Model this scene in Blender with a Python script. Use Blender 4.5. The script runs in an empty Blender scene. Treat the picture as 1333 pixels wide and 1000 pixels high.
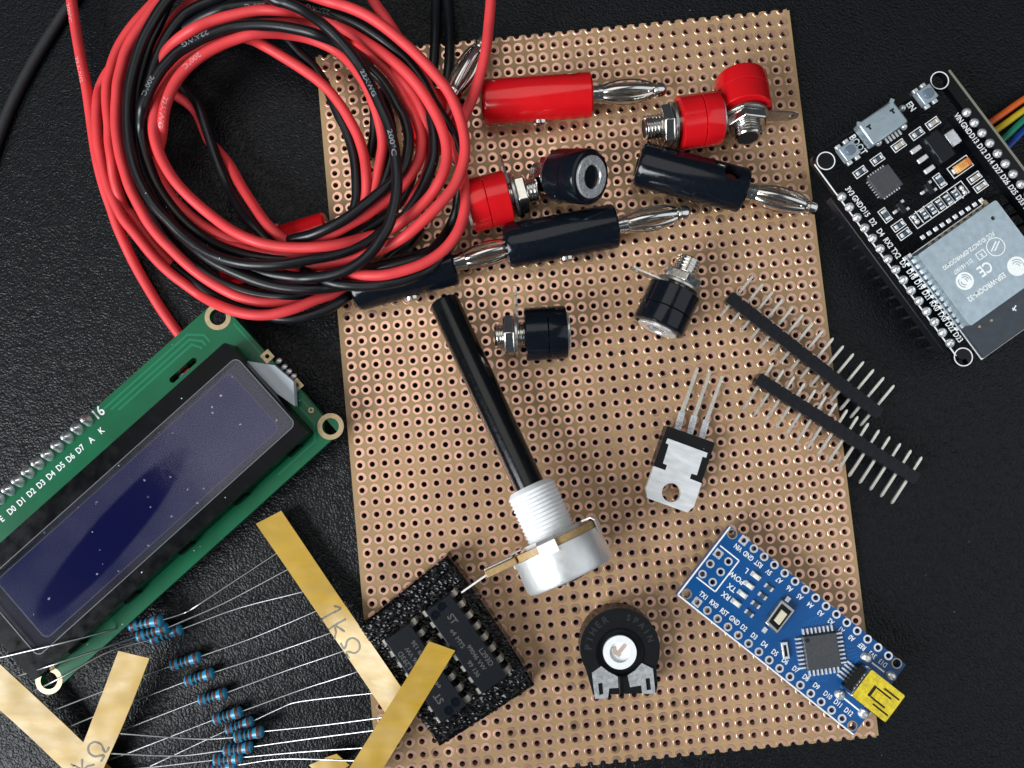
import bpy, bmesh, math, random
from mathutils import Vector, Matrix, noise
random.seed(11)
S = 0.001                      # everything below is written in millimetres
scene = bpy.context.scene
COL = scene.collection

# ------------------------------------------------------------------ camera
CAM = Vector((0.9495, -9.1656, 158.8054))
CAM_E = (math.radians(3.33668), math.radians(0.34607), 0.0)
cam_d = bpy.data.cameras.new('camera'); cam = bpy.data.objects.new('camera', cam_d); COL.objects.link(cam)
cam.location = CAM * S; cam.rotation_euler = CAM_E
cam_d.sensor_width = 36.0; cam_d.lens = 36.0 * 1000 / 1333
cam_d.clip_start = 0.002; cam_d.clip_end = 20
scene.camera = cam
CAM_R = Matrix.Rotation(CAM_E[1], 3, 'Y') @ Matrix.Rotation(CAM_E[0], 3, 'X')

# ------------------------------------------------------------------ light
world = bpy.data.worlds.new('World'); scene.world = world; world.use_nodes = True
bg = world.node_tree.nodes['Background']
bg.inputs[0].default_value = (0.62, 0.72, 0.86, 1); bg.inputs[1].default_value = 0.075

def area_light(name, loc, target, sx, sy, power, color):
    l = bpy.data.lights.new(name, 'AREA'); l.shape = 'RECTANGLE'; l.size = sx; l.size_y = sy
    l.energy = power; l.color = color
    o = bpy.data.objects.new(name, l); COL.objects.link(o); o.location = loc
    o.rotation_euler = (Vector(target) - Vector(loc)).to_track_quat('-Z', 'Y').to_euler()
    return o
area_light('window_light', (-1.02, -0.70, 0.88), (0, 0, 0), 0.85, 0.75, 35.0, (0.93, 0.97, 1.0))
area_light('ceiling_bounce_light', (-0.35, 0.42, 1.35), (-0.1, 0.2, 0), 1.2, 1.0, 4.8, (1.0, 0.96, 0.90))
area_light('right_fill_light', (1.20, -0.15, 1.15), (0.05, 0, 0), 1.5, 1.7, 7.5, (0.92, 0.96, 1.0))  # unseen fill added on the right to brighten metal parts and leather

vs = scene.view_settings
vs.view_transform = 'Standard'; vs.look = 'None'; vs.exposure = 0.0; vs.gamma = 1.0
vs.use_curve_mapping = False
scene.cycles.use_denoising = True

# ------------------------------------------------------------------ geometry helpers
def W(px, py, z):
    """point of the place that the photograph shows at pixel (px, py), at height z (mm)"""
    d = CAM_R @ Vector(((px - 666.5) / 1000.0, -(py - 500) / 1000.0, -1.0))
    return CAM + d * ((z - CAM.z) / d.z)

class MB:
    def __init__(s): s.v = []; s.f = []
    def add(s, vs_, fs_):
        n = len(s.v); s.v += [tuple(a) for a in vs_]; s.f += [tuple(i + n for i in f) for f in fs_]; return s
    def box(s, cx, cy, cz, sx, sy, sz, rz=0.0, taper=0.0):
        c, n = math.cos(rz), math.sin(rz); vv = []
        for k in (-1, 1):
            for (a, b) in ((-1, -1), (1, -1), (1, 1), (-1, 1)):
                t = taper if k > 0 else 0
                x = a * (sx / 2 - t); y = b * (sy / 2 - t)
                vv.append((cx + x * c - y * n, cy + x * n + y * c, cz + k * sz / 2))
        return s.add(vv, [(3, 2, 1, 0), (4, 5, 6, 7), (0, 1, 5, 4), (1, 2, 6, 5), (2, 3, 7, 6), (3, 0, 4, 7)])
    def hull(s, bottom, top):
        n = len(bottom)
        return s.add(list(bottom) + list(top), [tuple(range(n - 1, -1, -1)), tuple(range(n, 2 * n))] +
                     [(i, (i + 1) % n, n + (i + 1) % n, n + i) for i in range(n)])
    def prism(s, poly, z0, z1):
        a = sum(poly[i][0] * poly[(i + 1) % len(poly)][1] - poly[(i + 1) % len(poly)][0] * poly[i][1] for i in range(len(poly)))
        if a < 0: poly = poly[::-1]
        return s.hull([(p[0], p[1], z0) for p in poly], [(p[0], p[1], z1) for p in poly])
    def lathe(s, prof, n=32, M=None, cap=True):
        """profile [(x, r)] turned about the X axis"""
        vv = []; ff = []
        for (x, r) in prof:
            for k in range(n):
                a = 2 * math.pi * k / n; vv.append((x, r * math.cos(a), r * math.sin(a)))
        for i in range(len(prof) - 1):
            for k in range(n):
                k2 = (k + 1) % n; ff.append((i * n + k, (i + 1) * n + k, (i + 1) * n + k2, i * n + k2))
        if cap:
            ff.append(tuple(range(n))); m = (len(prof) - 1) * n; ff.append(tuple(range(m + n - 1, m - 1, -1)))
        if M is not None: vv = [tuple(M @ Vector(p)) for p in vv]
        ff = [tuple(reversed(f)) for f in ff]
        return s.add(vv, ff)
    def turn(s, prof, cx, cy, n=32, cap=True):
        """profile [(z, r)] turned about a vertical axis"""
        M = Matrix(((0, 1, 0), (0, 0, 1), (1, 0, 0)))
        t = MB().lathe(prof, n, M, cap)
        return s.add([(x + cx, y + cy, z) for x, y, z in t.v], t.f)
    def tube(s, pts, r, n=12, cap=True, rr=None):
        pts = [Vector(p) for p in pts]; vv = []; ff = []
        T = [(pts[min(i + 1, len(pts) - 1)] - pts[max(i - 1, 0)]).normalized() for i in range(len(pts))]
        up = Vector((0, 0, 1)) if abs(T[0].z) < 0.9 else Vector((1, 0, 0))
        for i, p in enumerate(pts):
            B = T[i].cross(up)
            B.normalize(); N = B.cross(T[i]).normalized(); up = N
            q = rr[i] if rr else r
            for k in range(n):
                a = 2 * math.pi * k / n; vv.append(tuple(p + (N * math.cos(a) + B * math.sin(a)) * q))
        for i in range(len(pts) - 1):
            for k in range(n):
                k2 = (k + 1) % n; ff.append((i * n + k, i * n + k2, (i + 1) * n + k2, (i + 1) * n + k))
        if cap:
            ff.append(tuple(range(n - 1, -1, -1))); m = (len(pts) - 1) * n; ff.append(tuple(range(m, m + n)))
        return s.add(vv, ff)
    def blob(s, cx, cy, cz, rx, ry, rz, n=12, m=6, lo=-90):
        vv = []; ff = []
        for i in range(m + 1):
            e = math.radians(lo + (90 - lo) * i / m)
            for k in range(n):
                a = 2 * math.pi * k / n
                vv.append((cx + rx * math.cos(e) * math.cos(a), cy + ry * math.cos(e) * math.sin(a), cz + rz * math.sin(e)))
        for i in range(m):
            for k in range(n):
                k2 = (k + 1) % n; ff.append((i * n + k, i * n + k2, (i + 1) * n + k2, (i + 1) * n + k))
        return s.add(vv, ff)
    def xf(s, M):
        s.v = [tuple(M @ Vector(p)) for p in s.v]; return s
    def build(s, name, mat, parent=None, smooth=35, bevel=0.0, seg=2):
        me = bpy.data.meshes.new(name)
        me.from_pydata([(x * S, y * S, z * S) for x, y, z in s.v], [], s.f)
        return finish(me, name, mat, parent, smooth, bevel, seg)

def finish(me, name, mat, parent, smooth=35, bevel=0.0, seg=2):
    me.validate()
    for p in me.polygons: p.use_smooth = bool(smooth)
    if smooth: me.set_sharp_from_angle(angle=math.radians(smooth))
    me.materials.clear(); me.materials.append(mat)
    o = bpy.data.objects.new(name, me); COL.objects.link(o)
    if parent is not None: o.parent = parent
    if bevel:
        b = o.modifiers.new('bevel', 'BEVEL'); b.width = bevel * S; b.segments = seg; b.limit_method = 'ANGLE'
        b.angle_limit = math.radians(40)
    return o

def circ(cx, cy, r, n=24, a0=0.0):
    return [(cx + r * math.cos(a0 + 2 * math.pi * k / n), cy + r * math.sin(a0 + 2 * math.pi * k / n)) for k in range(n)]

def rrect(x0, y0, x1, y1, r, n=5):
    out = []
    for (cx, cy, a) in ((x1 - r, y1 - r, 0), (x0 + r, y1 - r, 90), (x0 + r, y0 + r, 180), (x1 - r, y0 + r, 270)):
        for k in range(n + 1):
            t = math.radians(a + 90 * k / n); out.append((cx + r * math.cos(t), cy + r * math.sin(t)))
    return out

def plate(name, outline, holes, z0, z1, mat, parent, smooth=30, bevel=0.0):
    """flat sheet with real holes"""
    cu = bpy.data.curves.new(name, 'CURVE'); cu.dimensions = '2D'; cu.fill_mode = 'BOTH'
    for lp in [outline] + list(holes):
        sp = cu.splines.new('POLY'); sp.points.add(len(lp) - 1)
        for q, p in zip(sp.points, lp): q.co = (p[0], p[1], 0, 1)      # curve built in mm, scaled below
        sp.use_cyclic_u = True
    cu.extrude = (z1 - z0) / 2
    t = bpy.data.objects.new('tmp', cu)
    me = bpy.data.meshes.new_from_object(t)
    bpy.data.objects.remove(t); bpy.data.curves.remove(cu)
    for v in me.vertices: v.co = Vector((v.co.x, v.co.y, v.co.z + (z0 + z1) / 2)) * S
    return finish(me, name, mat, parent, smooth, bevel)

_tx = {}
def text_geo(s, ext=0.0):
    if s in _tx: return _tx[s]
    cu = bpy.data.curves.new('t', 'FONT'); cu.body = s; cu.size = 1.0; cu.align_x = 'CENTER'; cu.align_y = 'CENTER'
    cu.resolution_u = 3; cu.offset = 0.018
    t = bpy.data.objects.new('tmp', cu); me = bpy.data.meshes.new_from_object(t)
    r = ([tuple(v.co) for v in me.vertices], [tuple(p.vertices) for p in me.polygons])
    bpy.data.objects.remove(t); bpy.data.curves.remove(cu); bpy.data.meshes.remove(me)
    _tx[s] = r; return r

def lettering(s, x, y, z, size, ang, mat, parent, sx=1.0, name='lettering'):
    vv, ff = text_geo(s); c, n = math.cos(ang), math.sin(ang); m = MB()
    m.add([(x + (a * sx * c - b * n) * size, y + (a * sx * n + b * c) * size, z) for a, b, _ in vv], ff)
    return m.build(name, mat, parent, 0)

def tag(o, label, cat, group=None, kind=None):
    if label: o['label'] = label
    if cat: o['category'] = cat
    if group: o['group'] = group
    if kind: o['kind'] = kind
    return o

class Thing:
    """an Empty at a thing's base; local frame in mm"""
    def __init__(s, name, label, cat, loc, M=None, group=None):
        o = bpy.data.objects.new(name, None); COL.objects.link(o); o.empty_display_size = 0.004
        s.loc = Vector(loc); s.M = M if M is not None else Matrix.Identity(3); s.Mi = s.M.transposed()
        o.matrix_world = Matrix.Translation(s.loc * S) @ s.M.to_4x4()
        tag(o, label, cat, group); s.o = o
    def L(s, px, py, z):              # pixel at world height z -> local mm
        return s.Mi @ (W(px, py, z) - s.loc)
    def L2(s, px, py, z):
        p = s.L(px, py, z); return (p.x, p.y)

def rotz(a): return Matrix.Rotation(a, 3, 'Z')
def axis_frame(d, roll=0.0):
    """X along d, Z as near to up as possible"""
    x = d.normalized(); y = Vector((0, 0, 1)).cross(x).normalized(); z = x.cross(y)
    M = Matrix((x, y, z)).transposed()
    return M @ Matrix.Rotation(roll, 3, 'X')
def catmull(pts, step=6):
    P = [Vector(p) for p in pts]; P = [P[0] * 2 - P[1]] + P + [P[-1] * 2 - P[-2]]; out = []
    for i in range(1, len(P) - 2):
        for k in range(step):
            t = k / step; a, b, c, d = P[i - 1:i + 3]
            out.append(0.5 * ((2 * b) + (c - a) * t + (2 * a - 5 * b + 4 * c - d) * t * t + (3 * b - a - 3 * c + d) * t ** 3))
    out.append(P[-2]); return out

# ------------------------------------------------------------------ materials
def mat(name, col, rough=0.5, metal=0.0, var=0.0, vscale=800, bump=0.0, bscale=3000, coat=0.0, spec=0.5,
        trans=0.0, rvar=0.0, speck=None, coat_rough=0.08, col2=None, stretch=None, sheen=0.0, place=False):
    m = bpy.data.materials.new(name); m.use_nodes = True; nt = m.node_tree; N = nt.nodes; K = nt.links
    b = N['Principled BSDF']
    b.inputs['Base Color'].default_value = (*col, 1); b.inputs['Roughness'].default_value = rough
    b.inputs['Metallic'].default_value = metal; b.inputs['Coat Weight'].default_value = coat
    b.inputs['Coat Roughness'].default_value = coat_rough; b.inputs['Specular IOR Level'].default_value = spec
    b.inputs['Transmission Weight'].default_value = trans
    if sheen: b.inputs['Sheen Weight'].default_value = sheen
    tc = N.new('ShaderNodeTexCoord'); vec = tc.outputs['Object']
    if place: vec = N.new('ShaderNodeNewGeometry').outputs['Position']
    if stretch:
        mp = N.new('ShaderNodeMapping'); mp.inputs['Scale'].default_value = stretch
        K.new(vec, mp.inputs[0]); vec = mp.outputs[0]
    src = None
    if var or col2:
        n1 = N.new('ShaderNodeTexNoise'); n1.inputs['Scale'].default_value = vscale; n1.inputs['Detail'].default_value = 5
        K.new(vec, n1.inputs['Vector'])
        mx = N.new('ShaderNodeMix'); mx.data_type = 'RGBA'
        rp = N.new('ShaderNodeMapRange'); rp.inputs[1].default_value = 0.32; rp.inputs[2].default_value = 0.68
        K.new(n1.outputs[0], rp.inputs[0]); K.new(rp.outputs[0], mx.inputs[0])
        c2 = col2 if col2 else tuple(min(1, c * (1 + var)) for c in col)
        mx.inputs[6].default_value = (*[c * (1 - (var if not col2 else 0)) for c in col], 1); mx.inputs[7].default_value = (*c2, 1)
        src = mx.outputs[2]
    if speck:                                    # dust / lint
        vo = N.new('ShaderNodeTexVoronoi'); vo.inputs['Scale'].default_value = speck[0]
        wb = N.new('ShaderNodeTexNoise'); wb.inputs['Scale'].default_value = speck[0] * 0.8
        K.new(vec, wb.inputs['Vector'])
        ad = N.new('ShaderNodeMixRGB'); ad.inputs[0].default_value = speck[3] if len(speck) > 3 else 0.0012
        ad.blend_type = 'ADD'; K.new(vec, ad.inputs[1]); K.new(wb.outputs['Color'], ad.inputs[2]); K.new(ad.outputs[0], vo.inputs['Vector'])
        wn = N.new('ShaderNodeTexWhiteNoise'); K.new(vo.outputs['Position'], wn.inputs['Vector'])
        m1 = N.new('ShaderNodeMath'); m1.operation = 'MULTIPLY'; K.new(wn.outputs['Value'], m1.inputs[0]); m1.inputs[1].default_value = speck[1]
        m2 = N.new('ShaderNodeMath'); m2.operation = 'LESS_THAN'; K.new(vo.outputs['Distance'], m2.inputs[0]); K.new(m1.outputs[0], m2.inputs[1])
        wn2 = N.new('ShaderNodeSeparateColor'); K.new(wn.outputs['Color'], wn2.inputs[0])
        m3 = N.new('ShaderNodeMath'); m3.operation = 'GREATER_THAN'; K.new(wn2.outputs[1], m3.inputs[0]); m3.inputs[1].default_value = speck[2]
        m4 = N.new('ShaderNodeMath'); m4.operation = 'MULTIPLY'; K.new(m2.outputs[0], m4.inputs[0]); K.new(m3.outputs[0], m4.inputs[1])
        m5 = N.new('ShaderNodeMath'); m5.operation = 'MULTIPLY'; K.new(m4.outputs[0], m5.inputs[0]); K.new(wn2.outputs[2], m5.inputs[1])
        mx2 = N.new('ShaderNodeMix'); mx2.data_type = 'RGBA'; K.new(m5.outputs[0], mx2.inputs[0])
        if src: K.new(src, mx2.inputs[6])
        else: mx2.inputs[6].default_value = (*col, 1)
        mx2.inputs[7].default_value = (0.75, 0.78, 0.8, 1); src = mx2.outputs[2]
    if src: K.new(src, b.inputs['Base Color'])
    if rvar:
        n2 = N.new('ShaderNodeTexNoise'); n2.inputs['Scale'].default_value = vscale * 1.7; n2.inputs['Detail'].default_value = 6
        K.new(vec, n2.inputs['Vector']); r2 = N.new('ShaderNodeMapRange')
        r2.inputs[1].default_value = 0.3; r2.inputs[2].default_value = 0.7
        r2.inputs[3].default_value = max(0.02, rough - rvar); r2.inputs[4].default_value = rough + rvar
        K.new(n2.outputs[0], r2.inputs[0]); K.new(r2.outputs[0], b.inputs['Roughness'])
    if bump:
        n3 = N.new('ShaderNodeTexNoise'); n3.inputs['Scale'].default_value = bscale; n3.inputs['Detail'].default_value = 4
        K.new(vec, n3.inputs['Vector'])
        bp = N.new('ShaderNodeBump'); bp.inputs['Strength'].default_value = 1.0; bp.inputs['Distance'].default_value = bump * S
        K.new(n3.outputs[0], bp.inputs['Height']); K.new(bp.outputs[0], b.inputs['Normal'])
    return m

def leather_material():
    m = bpy.data.materials.new('black_leather'); m.use_nodes = True; N = m.node_tree.nodes; K = m.node_tree.links
    b = N['Principled BSDF']; b.inputs['Base Color'].default_value = (0.0035, 0.0045, 0.006, 1)
    b.inputs['Specular IOR Level'].default_value = 0.22
    tc = N.new('ShaderNodeTexCoord')
    nz = N.new('ShaderNodeTexNoise'); nz.inputs['Scale'].default_value = 420; nz.inputs['Detail'].default_value = 3
    K.new(tc.outputs['Object'], nz.inputs['Vector'])
    sc = N.new('ShaderNodeVectorMath'); sc.operation = 'SCALE'; sc.inputs['Scale'].default_value = 0.0022
    K.new(nz.outputs['Color'], sc.inputs[0])
    ad = N.new('ShaderNodeVectorMath'); ad.operation = 'ADD'; K.new(tc.outputs['Object'], ad.inputs[0]); K.new(sc.outputs[0], ad.inputs[1])
    vo = N.new('ShaderNodeTexVoronoi'); vo.feature = 'SMOOTH_F1'; vo.inputs['Scale'].default_value = 2000
    vo.inputs['Smoothness'].default_value = 0.35; vo.inputs['Randomness'].default_value = 1.0
    K.new(ad.outputs[0], vo.inputs['Vector'])
    v2 = N.new('ShaderNodeTexVoronoi'); v2.feature = 'SMOOTH_F1'; v2.inputs['Scale'].default_value = 2900; K.new(ad.outputs[0], v2.inputs['Vector'])
    mm = N.new('ShaderNodeMath'); mm.operation = 'MULTIPLY_ADD'; K.new(v2.outputs['Distance'], mm.inputs[0]); mm.inputs[1].default_value = 0.35
    K.new(vo.outputs['Distance'], mm.inputs[2])
    n2 = N.new('ShaderNodeTexNoise'); n2.inputs['Scale'].default_value = 130; n2.inputs['Detail'].default_value = 3; K.new(tc.outputs['Object'], n2.inputs['Vector'])
    m2 = N.new('ShaderNodeMath'); m2.operation = 'MULTIPLY_ADD'; K.new(n2.outputs[0], m2.inputs[0]); m2.inputs[1].default_value = -1.0
    K.new(mm.outputs[0], m2.inputs[2])
    bp = N.new('ShaderNodeBump'); bp.invert = True; bp.inputs['Strength'].default_value = 0.8; bp.inputs['Distance'].default_value = 0.00017
    K.new(m2.outputs[0], bp.inputs['Height']); K.new(bp.outputs[0], b.inputs['Normal'])
    lv = N.new('ShaderNodeTexVoronoi'); lv.inputs['Scale'].default_value = 260; K.new(ad.outputs[0], lv.inputs['Vector'])
    ln = N.new('ShaderNodeTexWhiteNoise'); K.new(lv.outputs['Position'], ln.inputs['Vector'])
    l1 = N.new('ShaderNodeMath'); l1.operation = 'MULTIPLY'; K.new(ln.outputs['Value'], l1.inputs[0]); l1.inputs[1].default_value = 0.035
    l2 = N.new('ShaderNodeMath'); l2.operation = 'LESS_THAN'; K.new(lv.outputs['Distance'], l2.inputs[0]); K.new(l1.outputs[0], l2.inputs[1])
    lm_ = N.new('ShaderNodeMix'); lm_.data_type = 'RGBA'; lm_.inputs[6].default_value = (0.0035, 0.0045, 0.006, 1); lm_.inputs[7].default_value = (0.16, 0.17, 0.18, 1)
    K.new(l2.outputs[0], lm_.inputs[0]); K.new(lm_.outputs[2], b.inputs['Base Color'])
    rr = N.new('ShaderNodeMapRange'); rr.inputs[3].default_value = 0.30; rr.inputs[4].default_value = 0.46
    K.new(n2.outputs[0], rr.inputs[0]); K.new(rr.outputs[0], b.inputs['Roughness'])
    return m

M_ = {}
M_['leather'] = leather_material()
M_['laminate'] = mat('phenolic_laminate', (0.365, 0.238, 0.118), 0.34, var=0.16, vscale=45, spec=0.4, bump=0.004, bscale=5000, rvar=0.06, speck=(900, 0.12, 0.93))
M_['copper'] = mat('bare_copper', (0.84, 0.51, 0.385), 0.34, 0.85, var=0.16, vscale=120, rvar=0.10, bump=0.006, bscale=2500, place=True)
M_['red_wire'] = mat('red_silicone', (0.70, 0.050, 0.055), 0.50, var=0.10, vscale=120, bump=0.02, bscale=700, spec=0.38, rvar=0.08, speck=(700, 0.09, 0.9))
M_['black_wire'] = mat('black_silicone', (0.005, 0.006, 0.008), 0.34, var=0.25, vscale=120, bump=0.02, bscale=700, spec=0.42, rvar=0.07, speck=(700, 0.10, 0.88))
M_['ink_white'] = mat('white_print', (0.80, 0.82, 0.82), 0.5, var=0.08, vscale=2500)
M_['ink_wire'] = mat('worn_print', (0.20, 0.215, 0.23), 0.5, var=0.4, vscale=3000)
M_['ink_pale'] = mat('pale_print', (0.76, 0.27, 0.27), 0.5, var=0.25, vscale=3000)
M_['red_plastic'] = mat('glossy_red_plastic', (0.56, 0.006, 0.010), 0.17, var=0.05, vscale=200, bump=0.003, bscale=2500, rvar=0.05, speck=(900, 0.10, 0.94))
M_['black_plastic'] = mat('glossy_black_plastic', (0.004, 0.006, 0.010), 0.15, spec=0.32, var=0.1, bump=0.003, bscale=2500, rvar=0.06, speck=(900, 0.10, 0.90))
M_['black_matte'] = mat('matte_black_plastic', (0.006, 0.007, 0.008), 0.38, spec=0.22, var=0.2, bump=0.006, bscale=5000, speck=(1200, 0.10, 0.95))
M_['nickel'] = mat('nickel_plate', (0.72, 0.70, 0.66), 0.17, 1.0, var=0.05, rvar=0.06, bump=0.004, bscale=1800)
M_['steel'] = mat('dull_steel', (0.60, 0.60, 0.58), 0.32, 1.0, var=0.10, rvar=0.10, bump=0.004, bscale=3000)
M_['tin'] = mat('tinned_solder', (0.80, 0.82, 0.84), 0.28, 0.72, var=0.08, rvar=0.10, bump=0.010, bscale=1800)
M_['pin'] = mat('tinned_pin', (0.74, 0.71, 0.64), 0.30, 0.75, var=0.06, rvar=0.05)
M_['dark_pin'] = mat('shade_dark_pin', (0.16, 0.16, 0.16), 0.4, 1.0)  # colour darkened to stand for the shade under the wireless board
M_['header_black'] = mat('header_plastic', (0.007, 0.008, 0.011), 0.36, spec=0.25, var=0.25, bump=0.006, bscale=5000, speck=(1500, 0.12, 0.9))
M_['shaft'] = mat('black_nylon_shaft', (0.003, 0.004, 0.005), 0.20, spec=0.38, var=0.2, rvar=0.05, bump=0.004, bscale=1500, speck=(800, 0.08, 0.93))
M_['white_nylon'] = mat('white_nylon', (0.80, 0.82, 0.83), 0.42, var=0.04, bump=0.004)
M_['zinc'] = mat('zinc_can', (0.76, 0.77, 0.77), 0.40, 0.70, var=0.05, vscale=400, rvar=0.05, bump=0.004, bscale=1500, stretch=(1, 1, 6))
M_['phenolic'] = mat('brown_phenolic', (0.42, 0.28, 0.12), 0.5, var=0.15, vscale=1500)
M_['foam'] = mat('conductive_foam', (0.0025, 0.0025, 0.003), 0.20, var=0.4, bump=0.05, bscale=2600, spec=0.26)
M_['ic_grey'] = mat('chip_epoxy_grey', (0.050, 0.055, 0.062), 0.42, var=0.2, vscale=2500, bump=0.004, bscale=8000, speck=(1800, 0.10, 0.90))
M_['ic'] = mat('chip_epoxy', (0.006, 0.008, 0.011), 0.33, spec=0.30, var=0.15, vscale=2000, bump=0.004, bscale=8000, speck=(1500, 0.10, 0.94))
M_['ic_print'] = mat('laser_mark', (0.065, 0.062, 0.06), 0.5, var=0.35, vscale=3500)
M_['tape'] = mat('kraft_tape', (0.44, 0.265, 0.022), 0.34, var=0.13, vscale=260, bump=0.008, bscale=1600, rvar=0.08, stretch=(0.35, 1, 1), spec=0.55)
M_['pencil'] = mat('pencil_mark', (0.10, 0.085, 0.055), 0.45, var=0.45, vscale=1800)
M_['res_blue'] = mat('resistor_blue', (0.024, 0.26, 0.46), 0.30, var=0.06, bump=0.006, bscale=2500)
M_['band_black'] = mat('band_black', (0.010, 0.010, 0.012), 0.33)
M_['band_brown'] = mat('band_brown', (0.11, 0.028, 0.018), 0.33)
M_['lead'] = mat('tinned_lead', (0.50, 0.51, 0.52), 0.33, 1.0, var=0.05)
M_['green_pcb'] = mat('green_solder_mask', (0.002, 0.108, 0.045), 0.26, spec=0.28, var=0.14, vscale=140, speck=(800, 0.12, 0.86))
M_['green_trace'] = mat('green_trace', (0.008, 0.175, 0.080), 0.26, spec=0.28)
M_['gold_ring'] = mat('dull_gold_plating', (0.46, 0.36, 0.22), 0.40, 0.8, var=0.10, vscale=900, rvar=0.1)
M_['bezel'] = mat('black_bezel', (0.003, 0.0035, 0.0045), 0.25, spec=0.10, var=0.3, vscale=250, bump=0.01, bscale=700, rvar=0.1, speck=(420, 0.13, 0.72, 0.003))
M_['led_plate'] = mat('backlight_acrylic', (0.50, 0.56, 0.62), 0.30, var=0.04)
M_['blue_pcb'] = mat('blue_solder_mask', (0.003, 0.066, 0.225), 0.24, spec=0.3, var=0.12, vscale=150, speck=(1100, 0.10, 0.92))
M_['blue_trace'] = mat('blue_trace', (0.008, 0.100, 0.30), 0.24, spec=0.3)
M_['pcb_edge'] = mat('fibreglass_edge', (0.20, 0.19, 0.15), 0.5)
M_['black_pcb'] = mat('black_solder_mask', (0.004, 0.005, 0.006), 0.30, spec=0.25, var=0.3, vscale=150, speck=(1100, 0.09, 0.93))
M_['shield'] = mat('nickel_silver_shield', (0.45, 0.545, 0.60), 0.34, 0.72, var=0.07, vscale=500, rvar=0.09, bump=0.004, bscale=1600)
M_['shield_mark'] = mat('shield_mark', (0.88, 0.92, 0.90), 0.55, 0.0, var=0.1, vscale=3000)
M_['kapton'] = mat('yellow_kapton', (0.70, 0.54, 0.006), 0.22, 0.35, var=0.25, vscale=1500, bump=0.05, bscale=1500, coat=0.5)
M_['ceramic_tan'] = mat('ceramic_tan', (0.42, 0.36, 0.28), 0.4)
M_['ceramic_black'] = mat('chip_resistor', (0.05, 0.075, 0.10), 0.35)
M_['led_white'] = mat('led_white', (0.78, 0.78, 0.70), 0.35)
M_['tantalum'] = mat('tantalum_orange', (0.70, 0.36, 0.10), 0.4, var=0.1)
M_['tantalum_end'] = mat('tantalum_stripe', (0.60, 0.16, 0.04), 0.4)
M_['button_grey'] = mat('button_plunger', (0.12, 0.15, 0.20), 0.35)
M_['cream'] = mat('cream_plunger', (0.66, 0.60, 0.44), 0.4)
M_['dark'] = mat('dark_recess', (0.004, 0.004, 0.005), 0.6)
for nm, c in (('orange', (0.62, 0.10, 0.012)), ('yellow', (0.55, 0.40, 0.01)), ('green', (0.006, 0.20, 0.11)), ('blue', (0.008, 0.045, 0.26)), ('red', (0.45, 0.01, 0.012))):
    M_['j_' + nm] = mat('jumper_' + nm, c, 0.36, var=0.06)

# ------------------------------------------------------------------ the leather the things lie on
lm = MB(); lm.add([(-420, -420, 0), (420, -420, 0), (420, 420, 0), (-420, 420, 0)], [(0, 1, 2, 3)])
tag(lm.build('leather_surface', M_['leather'], None, 0), 'black grained leather desk surface under everything', None, None, 'structure')

# ------------------------------------------------------------------ perforated copper board
BT = 1.6                                     # its top
PHI = math.radians(5.61489); PITCH = 2.54; NR, NC = 58, 39
board = Thing('perfboard', 'brown perforated prototype board with rows of copper pads lying on the leather', 'perfboard', (-39.235, 66.757, 0), rotz(PHI))
HR = 0.56; PR = 1.06; NS = 16
def ring_pts(cx, cy, r): return [(cx + r * math.cos(2 * math.pi * (k + .5) / NS), cy + r * math.sin(2 * math.pi * (k + .5) / NS)) for k in range(NS)]
def sq_pts(cx, cy, h):
    out = []
    for k in range(NS):
        a = 2 * math.pi * (k + .5) / NS; c, s_ = math.cos(a), math.sin(a); q = h / max(abs(c), abs(s_)); out.append((cx + c * q, cy + s_ * q))
    return out
bm = MB()
H = PITCH / 2
def cell(cx, cy, half=0):
    """one hole with the square of laminate round it; half=+1 / -1 keeps the upper / lower half (broken edge)"""
    i_ = ring_pts(cx, cy, HR); o_ = sq_pts(cx, cy, H)
    # corners of the square
    ks = list(range(NS))
    vv = [(x, y, BT) for x, y in i_] + [(x, y, BT) for x, y in o_] + [(x, y, 0.02) for x, y in i_]
    ff = []
    for k in ks:
        k2 = (k + 1) % NS
        ym = (i_[k][1] + i_[k2][1]) / 2 - cy
        if half and ym * half < -0.01: continue
        a0 = 2 * math.pi * (k + .5) / NS; a1 = a0 + 2 * math.pi / NS
        corner = None
        for q in (45, 135, 225, 315):
            if math.degrees(a0) + 1e-3 < q < math.degrees(a1) - 1e-3: corner = q
        if corner is None: ff.append((k, NS + k, NS + k2, k2))
        else:
            t = math.radians(corner); vv.append((cx + H * (1 if math.cos(t) > 0 else -1), cy + H * (1 if math.sin(t) > 0 else -1), BT))
            ff.append((k, NS + k, len(vv) - 1, NS + k2, k2))
        ff.append((k2, 2 * NS + k2, 2 * NS + k, k))
    bm.add(vv, ff)
for r in range(NR):
    for c in range(NC): cell(c * PITCH, -r * PITCH)
for c in range(NC):
    cell(c * PITCH, PITCH, -1); cell(c * PITCH, -NR * PITCH, 1)
x0, x1 = -H, (NC - 1) * PITCH + H; y1, y0 = PITCH - 0.11, -NR * PITCH + 0.11
ML, MR = -1.88, (NC - 1) * PITCH + 1.80
for (a, b_) in ((ML, x0), (x1, MR)):
    bm.add([(a, y0, BT), (b_, y0, BT), (b_, y1, BT), (a, y1, BT)], [(0, 1, 2, 3)])
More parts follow.
